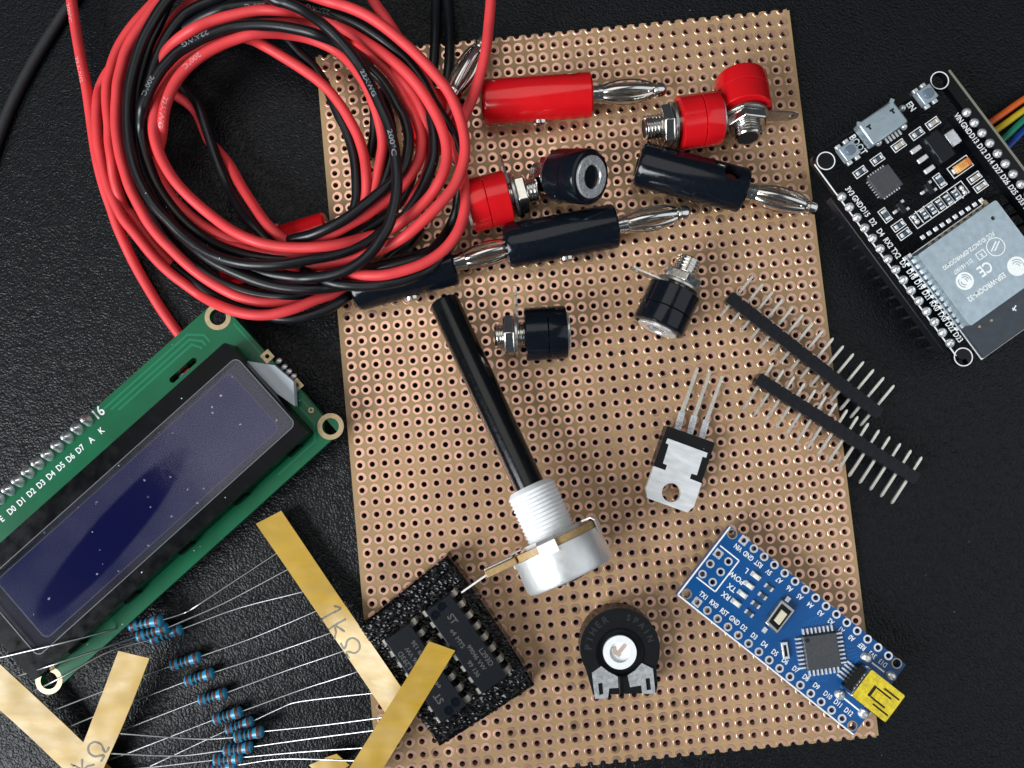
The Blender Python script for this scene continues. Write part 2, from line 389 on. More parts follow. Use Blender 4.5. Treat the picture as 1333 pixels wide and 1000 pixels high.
# outer sides and underside
bm.add([(ML, y0, 0.02), (ML, y1, 0.02), (ML, y1, BT), (ML, y0, BT), (MR, y0, 0.02), (MR, y1, 0.02), (MR, y1, BT), (MR, y0, BT)],
       [(0, 3, 2, 1), (4, 5, 6, 7)])
def edge_strip(y, sgn):
    for c in range(-1, NC):
        a = ML if c < 0 else c * PITCH + HR * 0.98; b_ = MR if c == NC - 1 else (c + 1) * PITCH - HR * 0.98
        bm.add([(a, y, 0.02), (b_, y, 0.02), (b_, y, BT), (a, y, BT)], [(0, 1, 2, 3) if sgn < 0 else (3, 2, 1, 0)])
edge_strip(y1, 1); edge_strip(y0, -1)
bm.build('laminate', M_['laminate'], board.o, 20)
# pads (printed slightly off the drill centre)
POX, POY = 0.13, 0.10
def pad_geo(cx, cy, half=0):
    n = NS; z0_, z1_ = BT + 0.004, BT + 0.05
    i_ = ring_pts(0, 0, HR + 0.004); o_ = ring_pts(POX, POY, PR - 0.01); e_ = ring_pts(POX, POY, PR + 0.045)
    vv = [(cx + x, cy + y, z1_) for x, y in i_] + [(cx + x, cy + y, z1_) for x, y in o_] + [(cx + x, cy + y, z0_) for x, y in e_] + [(cx + x, cy + y, z0_) for x, y in i_]
    ff = []
    for k in range(n):
        k2 = (k + 1) % n
        if half and ((o_[k][1] + o_[k2][1]) / 2 * half) < 0.12: continue
        ff += [(k, n + k, n + k2, k2), (n + k, 2 * n + k, 2 * n + k2, n + k2)]
    return vv, ff
def board_px(c, r):
    p = board.M @ Vector((c * PITCH, -r * PITCH, BT)) + board.loc
    q = CAM_R.transposed() @ (p - CAM); return (666.5 - 1000 * q.x / q.z, 500 + 1000 * q.y / q.z, (p - CAM).length)
def inside(p, poly):
    x, y = p; k = False; j = len(poly) - 1
    for i in range(len(poly)):
        if (poly[i][1] > y) != (poly[j][1] > y) and x < (poly[j][0] - poly[i][0]) * (y - poly[i][1]) / (poly[j][1] - poly[i][1]) + poly[i][0]: k = not k
        j = i
    return k
COVER = [[(940, 680), (1185, 862), (1115, 962), (878, 776)], [(582, 715), (460, 815), (572, 980), (702, 895)], [(755, 850), (760, 810), (807, 790), (855, 810), (862, 905), (775, 910)],
         [(330, 680), (366, 660), (530, 890), (560, 830), (596, 845), (500, 1005), (440, 1005), (490, 930)], [(560, 390), (596, 380), (715, 630), (805, 700), (680, 775), (665, 650)],
         [(867, 550), (935, 575), (905, 668), (838, 640)], [(640, 410), (742, 395), (742, 470), (640, 470)]]
cand = []
for r in range(NR):
    for c in range(NC):
        x, y, d = board_px(c, r)
        if 5 < x < 1328 and y < 996 and not any(inside((x, y), pl) for pl in COVER): cand.append((d, r, c))
cand.sort(); single = {(r, c) for d, r, c in cand[:300]}
vv, ff = pad_geo(0, 0); pm = MB().add(vv, ff)
first = pm.build('copper_pad', M_['copper'], board.o, 20); placed = False
rest = MB()
for r in range(NR):
    for c in range(NC):
        if (r, c) in single:
            o = first if not placed else first.copy()
            if placed: COL.objects.link(o); o.parent = board.o
            placed = True; o.location = ((c * PITCH + random.uniform(-.025, .025)) * S, (-r * PITCH + random.uniform(-.025, .025)) * S, 0)
        else: rest.add(*pad_geo(c * PITCH + random.uniform(-.025, .025), -r * PITCH + random.uniform(-.025, .025)))
for c in range(NC):
    rest.add(*pad_geo(c * PITCH, PITCH, -1)); rest.add(*pad_geo(c * PITCH, -NR * PITCH, 1))
tag(rest.build('copper_pads', M_['copper'], board.o, 20), None, None, None, 'stuff')

# ------------------------------------------------------------------ coil of silicone wire
WR = 1.05
def wire_pts(pts, z, step=6):
    """pts: (px, py) or (px, py, z)"""
    return catmull([W(p[0], p[1], p[2] if len(p) > 2 else z) for p in pts], step)
def wire_text(path, at_px, s, size, mat_, parent, rev=False, roll=0.0, spread=1.0):
    """lettering wrapped on the wire near pixel at_px"""
    tgt = W(at_px[0], at_px[1], path[0].z)
    L = [0.0]
    for a, b in zip(path, path[1:]): L.append(L[-1] + (b - a).length)
    i0 = min(range(len(path)), key=lambda i: (W(at_px[0], at_px[1], path[i].z) - path[i]).length); s0 = L[i0]
    def at(u):
        for i in range(len(path) - 1):
            if L[i + 1] >= u:
                t = (u - L[i]) / max(1e-6, L[i + 1] - L[i]); return path[i].lerp(path[i + 1], t), (path[i + 1] - path[i]).normalized()
        return path[-1], (path[-1] - path[-2]).normalized()
    vv, ff = text_geo(s); out = []
    for a, b, _ in vv:
        u = a * size * spread; v = b * size
        if rev: u, v = -u, -v
        P, T = at(min(max(s0 + u, 0.01), L[-1] - 0.01))
        N = (Vector((0, 0, 1)) - T * T.z).normalized(); B = T.cross(N)
        ang = -v / WR + roll
        out.append(P + (N * math.cos(ang) + B * math.sin(ang)) * (WR + 0.02))
    return MB().add(out, ff).build('lettering', mat_, parent, 0)

def wire_thing(name, label, base_px, mat_, strands, group=None, cat='wire'):
    t = Thing(name, label, cat, W(base_px[0], base_px[1], 0), None, group)
    paths = []
    for (z, pts) in strands:
        P = wire_pts(pts, z); Lp = [p - t.loc for p in P]; paths.append(Lp)
        MB().tube(Lp, WR, 14).build('loop', mat_, t.o, 60)
    return t, [[q + t.loc for q in p] for p in paths]

RED = [
 # C : outer lower loop
 (5.0, [(150, 84, 4), (140, 96, 4), (131, 114, 4), (127, 132), (126, 155), (128, 185), (133, 212), (139.5, 239), (149, 262), (160, 284), (175, 303), (199, 333), (220, 354), (242, 371), (265, 387), (292, 400.5, 9.5), (322, 409, 11), (352, 409.5, 11), (382, 402, 10.5), (412, 390, 9), (440, 380, 7), (470, 362, 4.5), (500, 340, 3.5)]),
 # A
 (7.0, [(228, -25), (200, 5), (176, 31), (159.5, 54), (150.5, 72), (144.5, 90), (140, 108), (139, 128), (140, 145), (142, 165), (142.5, 185), (145.5, 207), (148.5, 230, 6), (154.5, 252, 5), (163, 272, 3.5), (174, 282, 3), (190, 305, 3), (210, 330, 3), (232, 350, 3), (262, 369, 3), (300, 384, 3), (340, 392, 3), (385, 390, 3)]),
 # B
 (9.0, [(236, -28), (206, 3), (188, 28), (173, 50), (163, 70), (158, 88), (153.5, 108), (152, 128), (151, 145), (151.5, 170), (156, 200), (162, 222), (169.5, 245), (181, 268), (193, 289.5), (208, 309), (224, 325.5), (242, 343), (262, 359), (287, 375), (315, 388), (345, 394), (375, 392, 8), (405, 382, 7), (440, 362, 6), (470, 340, 5)]),
 # G : inner loop joining J on the right
 (11.0, [(300, 40, 7), (275, 56, 8), (250, 72, 8.5), (232, 88, 9), (218, 108, 9.5), (207, 128, 10), (203, 145), (200, 168), (204, 190), (213, 212), (228, 236), (249, 258.5), (274, 280), (300, 299, 12), (330, 313.5, 13), (360, 320.5, 13), (390, 322.5, 13), (420, 321, 13), (445, 317, 12), (472, 310, 10), (495, 304, 9), (512, 297, 10), (526, 287.5, 11), (544, 272, 12), (562, 252.5, 13), (574.5, 231, 14), (581, 209, 14), (580, 184, 14), (571, 157, 14), (553, 125, 14), (530, 96, 14), (500, 70.5, 13), (470, 51, 12), (440, 33, 11), (417, 21, 10), (390, 16.5, 9.5), (367, 14), (337, 13.5), (307, 19), (277, 27), (252, 38), (230, 53, 9), (214, 71, 8), (203, 92, 7), (195, 118, 6), (190, 145, 5), (190, 175, 4), (196, 205, 3)]),
 # F : innermost, with the 200 C print
 (11.5, [(190, 225, 3), (198, 212, 5), (206, 196, 8), (211, 172, 10), (213, 150), (218, 130), (228, 108), (242, 90), (262, 73), (285, 60), (307, 51), (330, 44.5), (352, 43, 10.5), (375, 45, 9), (397, 49, 8), (415, 55, 7.5), (434, 64, 7.5), (448, 74, 8), (462, 89, 9), (476, 110, 9.5), (485, 131, 9.5), (493, 155, 9), (498, 186, 8), (494, 216, 7), (488, 243, 6), (478, 270, 5), (462, 292, 4)]),
 # Q : bright strand crossing the opening
 (7.0, [(285, 42, 4), (324, 51, 5), (345, 60.5), (367, 73.5), (390, 88), (412, 103.5), (430, 120), (446, 141), (456, 158), (466.5, 179), (474, 204), (477, 230), (476.5, 256, 6), (470, 282, 5), (455, 303, 4)]),
 # H : outermost on the right
 (15.0, [(360, -14, 12), (395, -8, 13), (425, 1), (452, 9), (477, 20), (500, 35), (522, 53), (545, 74), (567, 98), (584, 120), (596, 146), (603, 170), (605.5, 193), (602, 216), (591.5, 242), (571, 267), (544, 294, 14), (524, 310, 13), (500, 323, 11), (479, 330, 9.5), (454, 337, 9), (427, 343, 8.5), (405, 347, 8), (380, 346, 7), (350, 338, 6)]),
 # M
 (11.0, [(340, 30, 5), (375, 30, 5.5), (405, 33, 6), (425, 38, 7), (447, 48, 8), (460, 57, 9), (477, 67), (497, 84), (515, 105), (530, 132), (542, 155), (549, 180), (546, 206), (537, 224), (524, 241.5), (506, 258), (481, 277), (454, 293), (432, 305), (405, 313, 10.5), (375, 320, 9.5), (345, 322, 9), (315, 317, 8), (285, 305, 7.5), (262, 292, 7), (240, 274, 7), (222, 254, 7), (208, 230, 7), (198, 205, 7), (192, 175, 7)]),
 # O : under J, its flank showing as a pale wedge
 (11.5, [(478, 60, 9), (500, 80, 10), (522, 103), (537, 122), (548, 142), (556, 165, 10.5), (560, 190, 9), (558, 218, 8), (546, 244, 7), (525, 268, 6)]),
 # V + U : from the top, under H, and round the lower right
 (8.0, [(478, -14), (488, 4), (501, 22), (514, 42), (530, 68, 10.5), (548, 96, 11), (566, 130, 11), (577, 158, 11), (586, 178, 11), (595, 200, 11), (601, 222, 11), (605, 245, 11.5), (606, 265, 12), (602, 286, 12.5), (594, 305, 13), (577, 326, 13), (553, 342, 13), (526, 352, 13), (499, 358, 13), (472, 358.5, 12), (448, 356, 9), (425, 352, 6), (400, 346, 5), (370, 336, 4)]),
 # lower layers that show between the black strands
 (4.5, [(262, -6), (238, 14), (219, 37), (205, 62), (195, 88), (188, 115), (184, 145), (184, 175), (188, 205), (196, 235), (210, 262), (228, 288), (250, 312), (275, 334), (305, 352), (340, 366), (375, 372), (410, 368), (445, 352)]),
 (5.0, [(272, 170 - 132), (250, 52), (226, 72), (208, 98), (197, 130), (193, 165), (196, 200), (206, 232), (224, 262), (250, 290), (285, 312, 7), (325, 326, 9), (362, 331, 10), (400, 329, 10), (432, 322, 9), (455, 313, 7)]),
 # strand that cuts through the opening to the plug under the coil
 (3.0, [(200, 100, 4), (218, 115, 4), (231, 126), (246, 136), (258, 150), (271, 181), (284, 197), (299, 215, 4), (314, 242, 6), (331, 269, 8), (346, 290, 10), (361, 305, 10.5), (380, 318, 10), (405, 330, 8)]),
]
BLACK = [
 # P : 22AWG print
 (12.5, [(475, 92, 9), (460, 72, 10), (440, 56.5, 11), (412, 45), (390, 39), (360, 34), (330, 33), (300, 36.5), (270, 47), (250, 57), (230, 69.5), (214, 86), (204, 99), (194, 118.5), (186, 140), (184, 165, 10), (187, 190, 9), (194, 215, 8.5), (205.5, 242, 8), (222, 267, 8), (240, 288, 8), (262, 306, 8), (292, 323, 9), (330, 334, 10), (370, 337, 10), (410, 331, 9), (440, 322, 8)]),
 # K2 : outer left black, on top along the bottom, rises on the right between M and J
 (10.5, [(244, -24), (216, 3), (198, 30), (186, 53), (178, 75), (172, 98), (168, 120), (166.5, 145), (167, 172), (171, 200), (178.5, 226), (190, 250), (204, 271), (220, 288), (236, 304), (258, 321, 11), (285, 335, 12), (315, 343, 13), (345, 345, 13.5), (375, 343, 13.5), (405, 337.5, 13), (430, 333, 12), (454, 326, 11), (475, 316, 10), (494, 303, 9), (510, 294, 8.5), (526, 282, 9), (544, 256, 10), (556.5, 231, 11), (565.5, 202, 11.5), (564, 166, 11.5), (556, 145, 11), (542, 118, 10)]),
 # K : crossing on top with both prints
 (15.5, [(335, -12, 13), (357, 0, 14), (375, 5, 14), (397, 15, 14.5), (420, 31.5), (442, 52.5), (461, 75), (473, 93), (484, 114), (494, 135), (505, 160), (511.5, 184), (515, 207), (517, 229), (516, 252), (512, 274), (506, 293), (497, 309), (487, 324, 15), (471, 340, 14.5), (450, 352, 14), (427, 359, 13.5), (400, 362, 13), (382, 361.5, 12), (352, 357, 11), (330, 351, 10), (305, 342, 9), (280, 328, 8), (255, 310, 7)]),
 # N + BB
 (13.5, [(345, 322, 8), (366, 317, 9.5), (384, 311, 11), (405, 306, 12.5), (427, 297, 13.5), (450, 285, 14), (472, 268.5, 14), (490, 254, 13.5), (508, 239, 13), (523, 221, 12.5), (530, 202, 12.5), (532, 177, 12.5), (526, 153, 12.5), (519.5, 142, 12.5), (510, 124, 12.5), (497, 105, 12.5), (482, 90, 12.5), (465, 72, 11), (445, 56, 8)]),
 # CC
 (9.0, [(228, -18), (207, 30, 8), (195, 55, 8), (187, 80, 8), (181, 105, 8), (177.5, 130, 8), (177, 160, 8), (179, 190, 8), (185, 220, 8), (197, 250, 8), (214, 280, 8), (236, 306), (259, 327, 10), (277, 340, 10.5), (300, 352, 11), (330, 364.5, 11.5), (360, 373, 11.5), (390, 376.5, 11.5), (420, 375.5, 11), (445, 372, 9), (475, 362, 8), (510, 345, 7), (535, 325, 6)]),
 # DD
 (12.0, [(395, 352, 8), (412, 361, 10), (429, 367.5, 11.5), (450, 371.5), (475, 372.5), (502, 370), (530, 363.5, 11.5), (555, 352, 11), (575, 335, 9.5), (590, 312, 8), (598, 285, 7)]),
 # EE
 (8.5, [(196, 274, 5), (215, 305, 6), (238, 332, 7), (259, 349.5), (285, 366), (315, 378), (345, 384.5), (375, 385.5), (405, 381, 7.5), (435, 370, 6), (465, 352, 5)]),
 # FF : lowest, out past C
 (4.0, [(170, 262, 2), (188, 292, 2), (206, 322, 2), (226, 345, 3), (250, 364, 4), (275, 382, 5), (300, 394, 6.5), (330, 405, 8), (360, 414, 8.5), (390, 414, 8.5), (420, 405.5, 8), (445, 391, 7), (462, 378, 5), (485, 358, 4)]),
 # AA : under H down the right
 (12.0, [(240, 38, 7), (262, 24, 8), (285, 14, 9), (300, 10, 9), (322, 7, 9), (345, 6, 9), (367, 6.5, 9), (399, 9, 10.5), (435, 19), (462, 30), (485, 43.5), (507.5, 60), (530, 80), (549, 105), (565, 134), (580, 158), (591, 178, 11), (599, 203, 11), (601, 230, 9), (597, 255, 7), (594, 275, 6), (585, 297, 5), (570, 318, 8), (552, 334, 10.5), (530, 342, 11), (505, 347, 10.5), (480, 352, 9), (455, 354, 7), (430, 350, 5)]),
 # II : upper left
 (8.0, [(297, -8), (277, 1), (256, 10), (240, 20), (226, 36), (215, 53), (204.5, 75), (197, 97), (190, 122), (186, 150, 6), (187, 180, 5), (192, 208, 5), (202, 238, 5)]),
 # OO : beside Q
 (5.5, [(345, 33, 4), (372, 49), (390, 69), (409, 88), (425, 113), (440, 148), (450, 168), (457, 188), (462, 211), (464, 238), (463, 265, 5), (452, 292, 4), (430, 318, 3.5)]),
 # lower fillers
 (5.0, [(270, 36), (307, 27), (345, 25), (375, 28), (398, 32), (425, 48), (450, 70), (475, 100, 6), (487, 140, 6), (487, 175, 5), (481, 205, 4)]),
 (6.0, [(495, 118), (506, 150), (511, 185), (508, 212), (500, 238), (488, 262), (470, 285), (445, 305), (415, 322)]),
 (7.5, [(541, 212), (530, 245), (512, 272), (488, 292), (460, 308), (425, 327)]),
 (4.0, [(548, 295), (530, 317), (515, 330), (494, 347), (470, 368)]),
 (4.0, [(138, 98, 3), (134, 120), (132, 145), (134, 175), (138, 200), (147, 232, 3), (165, 262, 2.5)]),
 # strand cutting through the opening
 (5.5, [(226, 96), (240, 114), (257, 135), (270, 171), (282, 207), (297, 243), (312, 271, 8), (324, 288, 9.5), (336, 301, 10), (350, 315, 10), (370, 326, 9)]),
]
red_t, red_p = wire_thing('red_wire_coil', 'coil of red silicone wire wound together with black wire', (300, 200), M_['red_wire'], RED, None, 'wire')
blk_t, blk_p = wire_thing('black_wire_coil', 'coil of black silicone wire with white print, wound through the red coil', (300, 210), M_['black_wire'], BLACK, None, 'wire')
def wtext(t, path, px, s, size, m, rev=False, roll=0.0, spread=1.25):
    o = wire_text(path, px, s, size, m, t.o, rev, roll, spread)
    for v in o.data.vertices: v.co -= t.loc * S
wtext(blk_t, blk_p[0], (258, 53), '22AWG', 1.35, M_['ink_wire'], False, 0.1)
wtext(blk_t, blk_p[0], (196, 116), '200°C', 1.35, M_['ink_wire'], False, 0.1)
wtext(blk_t, blk_p[2], (488, 107), '22AWG', 1.2, M_['ink_wire'], False, 0.25, 1.4)
wtext(blk_t, blk_p[2], (512, 188), '200°C', 1.35, M_['ink_wire'], False, 0.1, 1.5)
wtext(red_t, red_p[4], (254, 81), '200°C', 1.35, M_['ink_pale'], True, 0.1)
wtext(red_t, red_p[4], (215, 148), '22AWG', 1.35, M_['ink_pale'], True, 0.1)
wtext(blk_t, blk_p[8], (332, 6.5), '200°C', 1.3, M_['ink_wire'], True, 0.7)
wtext(blk_t, blk_p[8], (418, 13.5), '22AWG', 1.3, M_['ink_wire'], True, 0.3)
tl, pl = wire_thing('red_wire', 'red wire hanging down left of the coil and running under the display board', (130, 200), M_['red_wire'],
    [(4.0, [(88, -28), (93, 0), (99, 40), (105, 75), (112, 110), (117, 143), (122, 180), (127.5, 212), (136, 245, 3.5), (145, 271, 3), (155, 300, 2.5), (176, 345, 1.5), (202, 390, 1.1), (222, 420, 1.0), (245, 450, 1.0), (275, 485, 1.0)])], 'loose red wire ends')
wtext(tl, pl[0], (96, 18), '200°C', 1.3, M_['ink_pale'], False, 0.5)
wtext(tl, pl[0], (108, 92), '22AWG', 1.3, M_['ink_pale'], False, 0.5)
wire_thing('red_wire', 'single red wire coming down from the top beside the large red plug', (630, 60), M_['red_wire'],
    [(9.0, [(640, -30, 11), (639, 0, 11), (636.5, 30, 11), (633, 62, 11.5), (627, 90, 11.5), (619, 117, 11.5), (610, 140, 12), (601, 160, 11.5), (592, 180, 9), (582, 200, 7)])], 'loose red wire ends')
wire_thing('black_wire', 'left one of two thin black wires descending onto the board from the top edge', (566, 50), M_['black_wire'],
    [(2.6, [(569, -30, 1), (567.5, 0, 1.2), (567, 37, 2.2), (565, 75), (561.5, 105), (557, 130), (548, 160), (540, 190)])], 'loose black wire ends')
wire_thing('black_wire', 'right one of two thin black wires at the top, touching the silver plug tip', (584, 50), M_['black_wire'],
    [(3.2, [(578, -30, 1), (582, 0, 1.2), (585, 37, 2.4), (585, 75), (582, 105), (576, 133), (570, 160), (566, 190)])], 'loose black wire ends')
cb = Thing('black_cable', 'matte black cable crossing the leather in the top left corner', 'cable', W(40, 90, 0))
MB().tube([p - cb.loc for p in catmull([W(x, y, 1.0) for x, y in ((150, -75), (118, -32), (90, 8), (64, 47), (41, 85), (22, 121), (7, 155), (-8, 195), (-30, 260))], 6)], 1.02, 14).build('sheath', mat('cable_rubber', (0.014, 0.016, 0.018), 0.62, var=0.2), cb.o, 60)

# ------------------------------------------------------------------ banana plugs
def bored(mesh_o, cutter_mb):
    """cut a real hole in a finished part"""
    me = bpy.data.meshes.new('cut'); me.from_pydata([(x * S, y * S, z * S) for x, y, z in cutter_mb.v], [], cutter_mb.f)
    b2 = bmesh.new(); b2.from_mesh(me); bmesh.ops.recalc_face_normals(b2, faces=b2.faces); b2.to_mesh(me); b2.free()
    cu = bpy.data.objects.new('cut', me); COL.objects.link(cu)
    cu.parent = mesh_o.parent
    b2 = bmesh.new(); b2.from_mesh(mesh_o.data); bmesh.ops.recalc_face_normals(b2, faces=b2.faces); b2.to_mesh(mesh_o.data); b2.free()
    md = mesh_o.modifiers.new('b', 'BOOLEAN'); md.object = cu; md.operation = 'DIFFERENCE'; md.solver = 'EXACT'
    bpy.context.view_layer.update()
    ev = mesh_o.evaluated_get(bpy.context.evaluated_depsgraph_get()); nm = bpy.data.meshes.new_from_object(ev)
    mesh_o.modifiers.clear(); mesh_o.data = nm
    bpy.data.objects.remove(cu); bpy.data.meshes.remove(me)
    for p in nm.polygons: p.use_smooth = True
    nm.set_sharp_from_angle(angle=math.radians(30))
def banana_plug(label, m, rear_px, front_px, zc, hole_ang=180, screw_ang=180, body_r=4.45, group='banana plugs', pin=True, base_z=BT):
    a = W(*rear_px, zc); b = W(*front_px, zc); d = b - a; Lb = d.length
    M = axis_frame(d)
    t = Thing('banana_plug', label, 'banana plug', Vector((a.x, a.y, base_z)), M, group); off = t.Mi @ (a - t.loc)
    T = Matrix.Translation(off); R = body_r
    bodyp = [(4.0, 0.3), (4.0, 2.2), (0.0, 2.3), (0.0, R - 0.9), (0.35, R - 0.35), (1.1, R), (Lb - 0.45, R), (Lb - 0.1, R - 0.3), (Lb, R - 0.7), (Lb, 0.3)]
    slv = MB().lathe(bodyp, 56).xf(T).build('sleeve', m, t.o, 30)
    X = T @ Matrix.Rotation(math.radians(hole_ang), 4, 'X')
    bored(slv, MB().turn([(R - 3.2, 1.75), (R + 2, 1.75)], Lb * 0.83, 0, 28).xf(X))
    MB().turn([(R - 3.1, 1.5), (R - 2.4, 1.5), (R - 2.35, 1.3), (R - 2.35, 0.1)], Lb * 0.83, 0, 20).xf(X).build('clamp_screw', M_['band_brown'], t.o, 30)
    MB().turn([(R - 0.8, 1.6), (R + 0.35, 1.6), (R + 0.75, 1.15), (R + 0.78, 0.2)], Lb * 0.52, 0, 20).xf(T @ Matrix.Rotation(math.radians(screw_ang), 4, 'X')).build('screw', M_['nickel'], t.o, 30)
    if pin:
        p0 = Lb
        core = [(p0 - 0.5, 1.75), (p0 + 1.3, 1.75), (p0 + 1.35, 1.95), (p0 + 2.2, 1.95), (p0 + 2.3, 0.85), (p0 + 11.4, 0.85), (p0 + 11.5, 1.45), (p0 + 12.6, 1.5), (p0 + 12.8, 1.25), (p0 + 13.1, 1.2), (p0 + 13.3, 1.5), (p0 + 14.4, 1.42), (p0 + 15.0, 1.0), (p0 + 15.3, 0.4)]
        MB().lathe(core, 28).xf(T).build('pin', M_['nickel'], t.o, 35)
        for k in range(6):                           # bulged spring leaves
            th = math.radians(30 + 60 * k); mb = MB(); st = 14; vv = []; 
            for i in range(st + 1):
                u = i / st; x = p0 + 1.9 + u * 10.3; r = 1.45 + 0.98 * math.sin(math.pi * u) ** 0.8; w_ = 0.44 - 0.17 * math.sin(math.pi * u)
                for (dr, s_) in ((0.0, -1), (0.16, -0.55), (0.2, 0), (0.16, 0.55), (0.0, 1), (-0.16, 0)):
                    an = th + s_ * w_; vv.append((x, (r + dr) * math.cos(an), (r + dr) * math.sin(an)))
            ffs = []
            for i in range(st):
                for j in range(6):
                    j2 = (j + 1) % 6; ffs.append((i * 6 + j, i * 6 + j2, (i + 1) * 6 + j2, (i + 1) * 6 + j))
            ffs += [tuple(range(6)), tuple(range(st * 6 + 5, st * 6 - 1, -1))]
            mb.add(vv, ffs).xf(T).build('spring_leaf', M_['nickel'], t.o, 50)
    return t
RP, BP = M_['red_plastic'], M_['black_plastic']
ZP = BT + 4.45
banana_plug('glossy red banana plug lying horizontally near the top of the board, tip to the right', RP, (627, 134), (770, 123.5), ZP, -60, 106)
banana_plug('black banana plug with round screw hole, its tip overhanging the right edge of the board', BP, (829.5, 213.5), (969, 248.5), ZP, -22, 180)
banana_plug('black banana plug in the middle of the board, between two black sockets', BP, (657.5, 321.5), (802, 294), ZP, 180, 100)
banana_plug('black banana plug half covered by the lower edge of the wire coil', BP, (459.5, 378), (592, 342), ZP, 180, 100)
banana_plug('dark red banana plug buried under the coil, its end beside the board corner', RP, (289, 347), (431, 303), 4.45, 180, -88, pin=False, base_z=0)
banana_plug('banana plug hidden under the coil with only its silver tip showing at the top', RP, (549, 190), (584, 131), ZP, 180, 180)

# ------------------------------------------------------------------ banana sockets
def banana_socket(label, m, thread_px, front_px, zc, elev=0.0, roll=0.0, Rb=5.3, lug=(90, 6.5), thread_len=4.6, nut_at=1.6, front_ring=False, group='banana sockets'):
    """axis X points from the threaded end to the collar face"""
    a = W(*thread_px, zc); b = W(*front_px, zc); d = (b - a); d.z = 0; Lh = d.length
    d = d.normalized() * math.cos(elev) + Vector((0, 0, math.sin(elev)))
    M = axis_frame(d, roll); L = Lh / max(0.3, math.cos(elev)) if elev > -0.9 else Lh
    t = Thing('banana_socket', label, 'banana socket', Vector(((a.x + b.x) / 2, (a.y + b.y) / 2, BT)), M, group)
    off = t.Mi @ (Vector(((a.x + b.x) / 2, (a.y + b.y) / 2, zc)) - t.loc)
    T = Matrix.Translation(off + Vector((-L / 2, 0, 0)))
    cap = 8.3; c0 = L - cap - 0.5; TR = 2.6
    # thread
    pr = []; x = 0.0
    pr.append((0.0, 1.9)); pr.append((0.0, TR - 0.35))
    while x < c0 + 0.4: pr += [(x + 0.1, TR - 0.28), (x + 0.32, TR), (x + 0.42, TR), (x + 0.62, TR - 0.28)]; x += 0.68
    MB().lathe(pr, 32).xf(T).build('threaded_barrel', M_['nickel'], t.o, 25)
    MB().lathe([(-0.03, 1.85), (-0.02, 1.84)], 24).xf(T).build('bore', M_['dark'], t.o, 30)
    # hex nut, washer
    nx = c0 - nut_at - 2.0; mb = MB(); r6 = 4.25
    ring = lambda x_, r_: [(x_, r_ * math.cos(math.pi / 3 * k + roll), r_ * math.sin(math.pi / 3 * k + roll)) for k in range(6)]
    mb.add(ring(nx, r6 - 0.3) + ring(nx + 0.25, r6) + ring(nx + 1.95, r6) + ring(nx + 2.2, r6 - 0.3),
           [(0, 1, 2, 3, 4, 5), (23, 22, 21, 20, 19, 18)] + [(i * 6 + k, (i + 1) * 6 + k, (i + 1) * 6 + (k + 1) % 6, i * 6 + (k + 1) % 6) for i in range(3) for k in range(6)])
    mb.f = [tuple(reversed(f)) for f in mb.f]
    mb.xf(T).build('hex_nut', M_['nickel'], t.o, 25, 0.12)
    MB().lathe([(nx + 2.3, 4.4), (nx + 2.75, 4.4)], 32).xf(T).build('washer', M_['steel'], t.o, 30)
    # solder lug
    if lug:
        th = math.radians(lug[0]); ln = lug[1]; lb = MB()
        out = [(2.0, -1.6), (4.4, -1.5), (4.4 + ln - 1.3, -1.15), (4.4 + ln, -0.5), (4.4 + ln, 0.5), (4.4 + ln - 1.3, 1.15), (4.4, 1.5), (2.0, 1.6)]
        o_ = plate('solder_lug', out, [circ(4.4 + ln - 1.5, 0, 0.62, 16)], 0, 0.35, M_['steel'], t.o, 30)
        X = T @ Matrix.Translation((nx + 2.8, 0, 0)) @ Matrix.Rotation(th, 4, 'X') @ Matrix(((0, 0, 1, 0), (1, 0, 0, 0), (0, 1, 0, 0), (0, 0, 0, 1)))
        for v in o_.data.vertices: v.co = (X @ (v.co / S)) * S
    # plastic: rear insulator and front collar with the groove between them
    MB().lathe([(c0, 3.0), (c0, Rb - 0.25), (c0 + 0.2, Rb), (c0 + 4.35, Rb), (c0 + 4.45, Rb - 0.12), (c0 + 4.45, 3.0)], 48).xf(T).build('insulator', m, t.o, 25)
    MB().lathe([(c0 + 4.55, 3.0), (c0 + 4.55, Rb - 0.12), (c0 + 4.65, Rb + 0.02), (c0 + cap - 0.6, Rb + 0.02), (c0 + cap - 0.15, Rb - 0.15), (c0 + cap, Rb - 0.55), (c0 + cap, 4.0), (c0 + cap - 0.15, 3.9), (c0 + cap - 0.15, 3.0)], 48).xf(T).build('collar', m, t.o, 25)
    e = c0 + cap
    MB().lathe([(e - 0.5, 4.05), (e + 0.35, 4.05), (e + 0.5, 3.9), (e + 0.5, 2.35), (e + 0.3, 2.25), (e - 2.0, 2.2)], 48, None, False).xf(T).build('contact_ring', M_['tin'], t.o, 25)
    MB().lathe([(e - 1.9, 2.2), (e - 1.85, 2.2)], 32).xf(T).build('socket_bore', M_['dark'], t.o, 30)
    return t
ZS = BT + 5.35
banana_socket('red banana socket lying left of the upright red one, thread pointing left', RP, (838, 168), (939, 153), ZS, 0, 0.3, lug=(-80, 4.0))
banana_socket('red banana socket at the top right of the board, thread pointing down', RP, (970.5, 185), (967, 96), ZS + 0.6, math.radians(-17), 0.1, lug=(176, 6.2))
banana_socket('red banana socket peeking out from the right rim of the coil', RP, (700, 246), (607, 270), ZS, 0, 0.5, lug=(165, 5.0))
banana_socket('black banana socket tilted up so that its round silver mouth shows', BP, (700, 216), (768, 242), BT + 6.4, math.radians(44), 0.0, lug=(-42, 6.4))
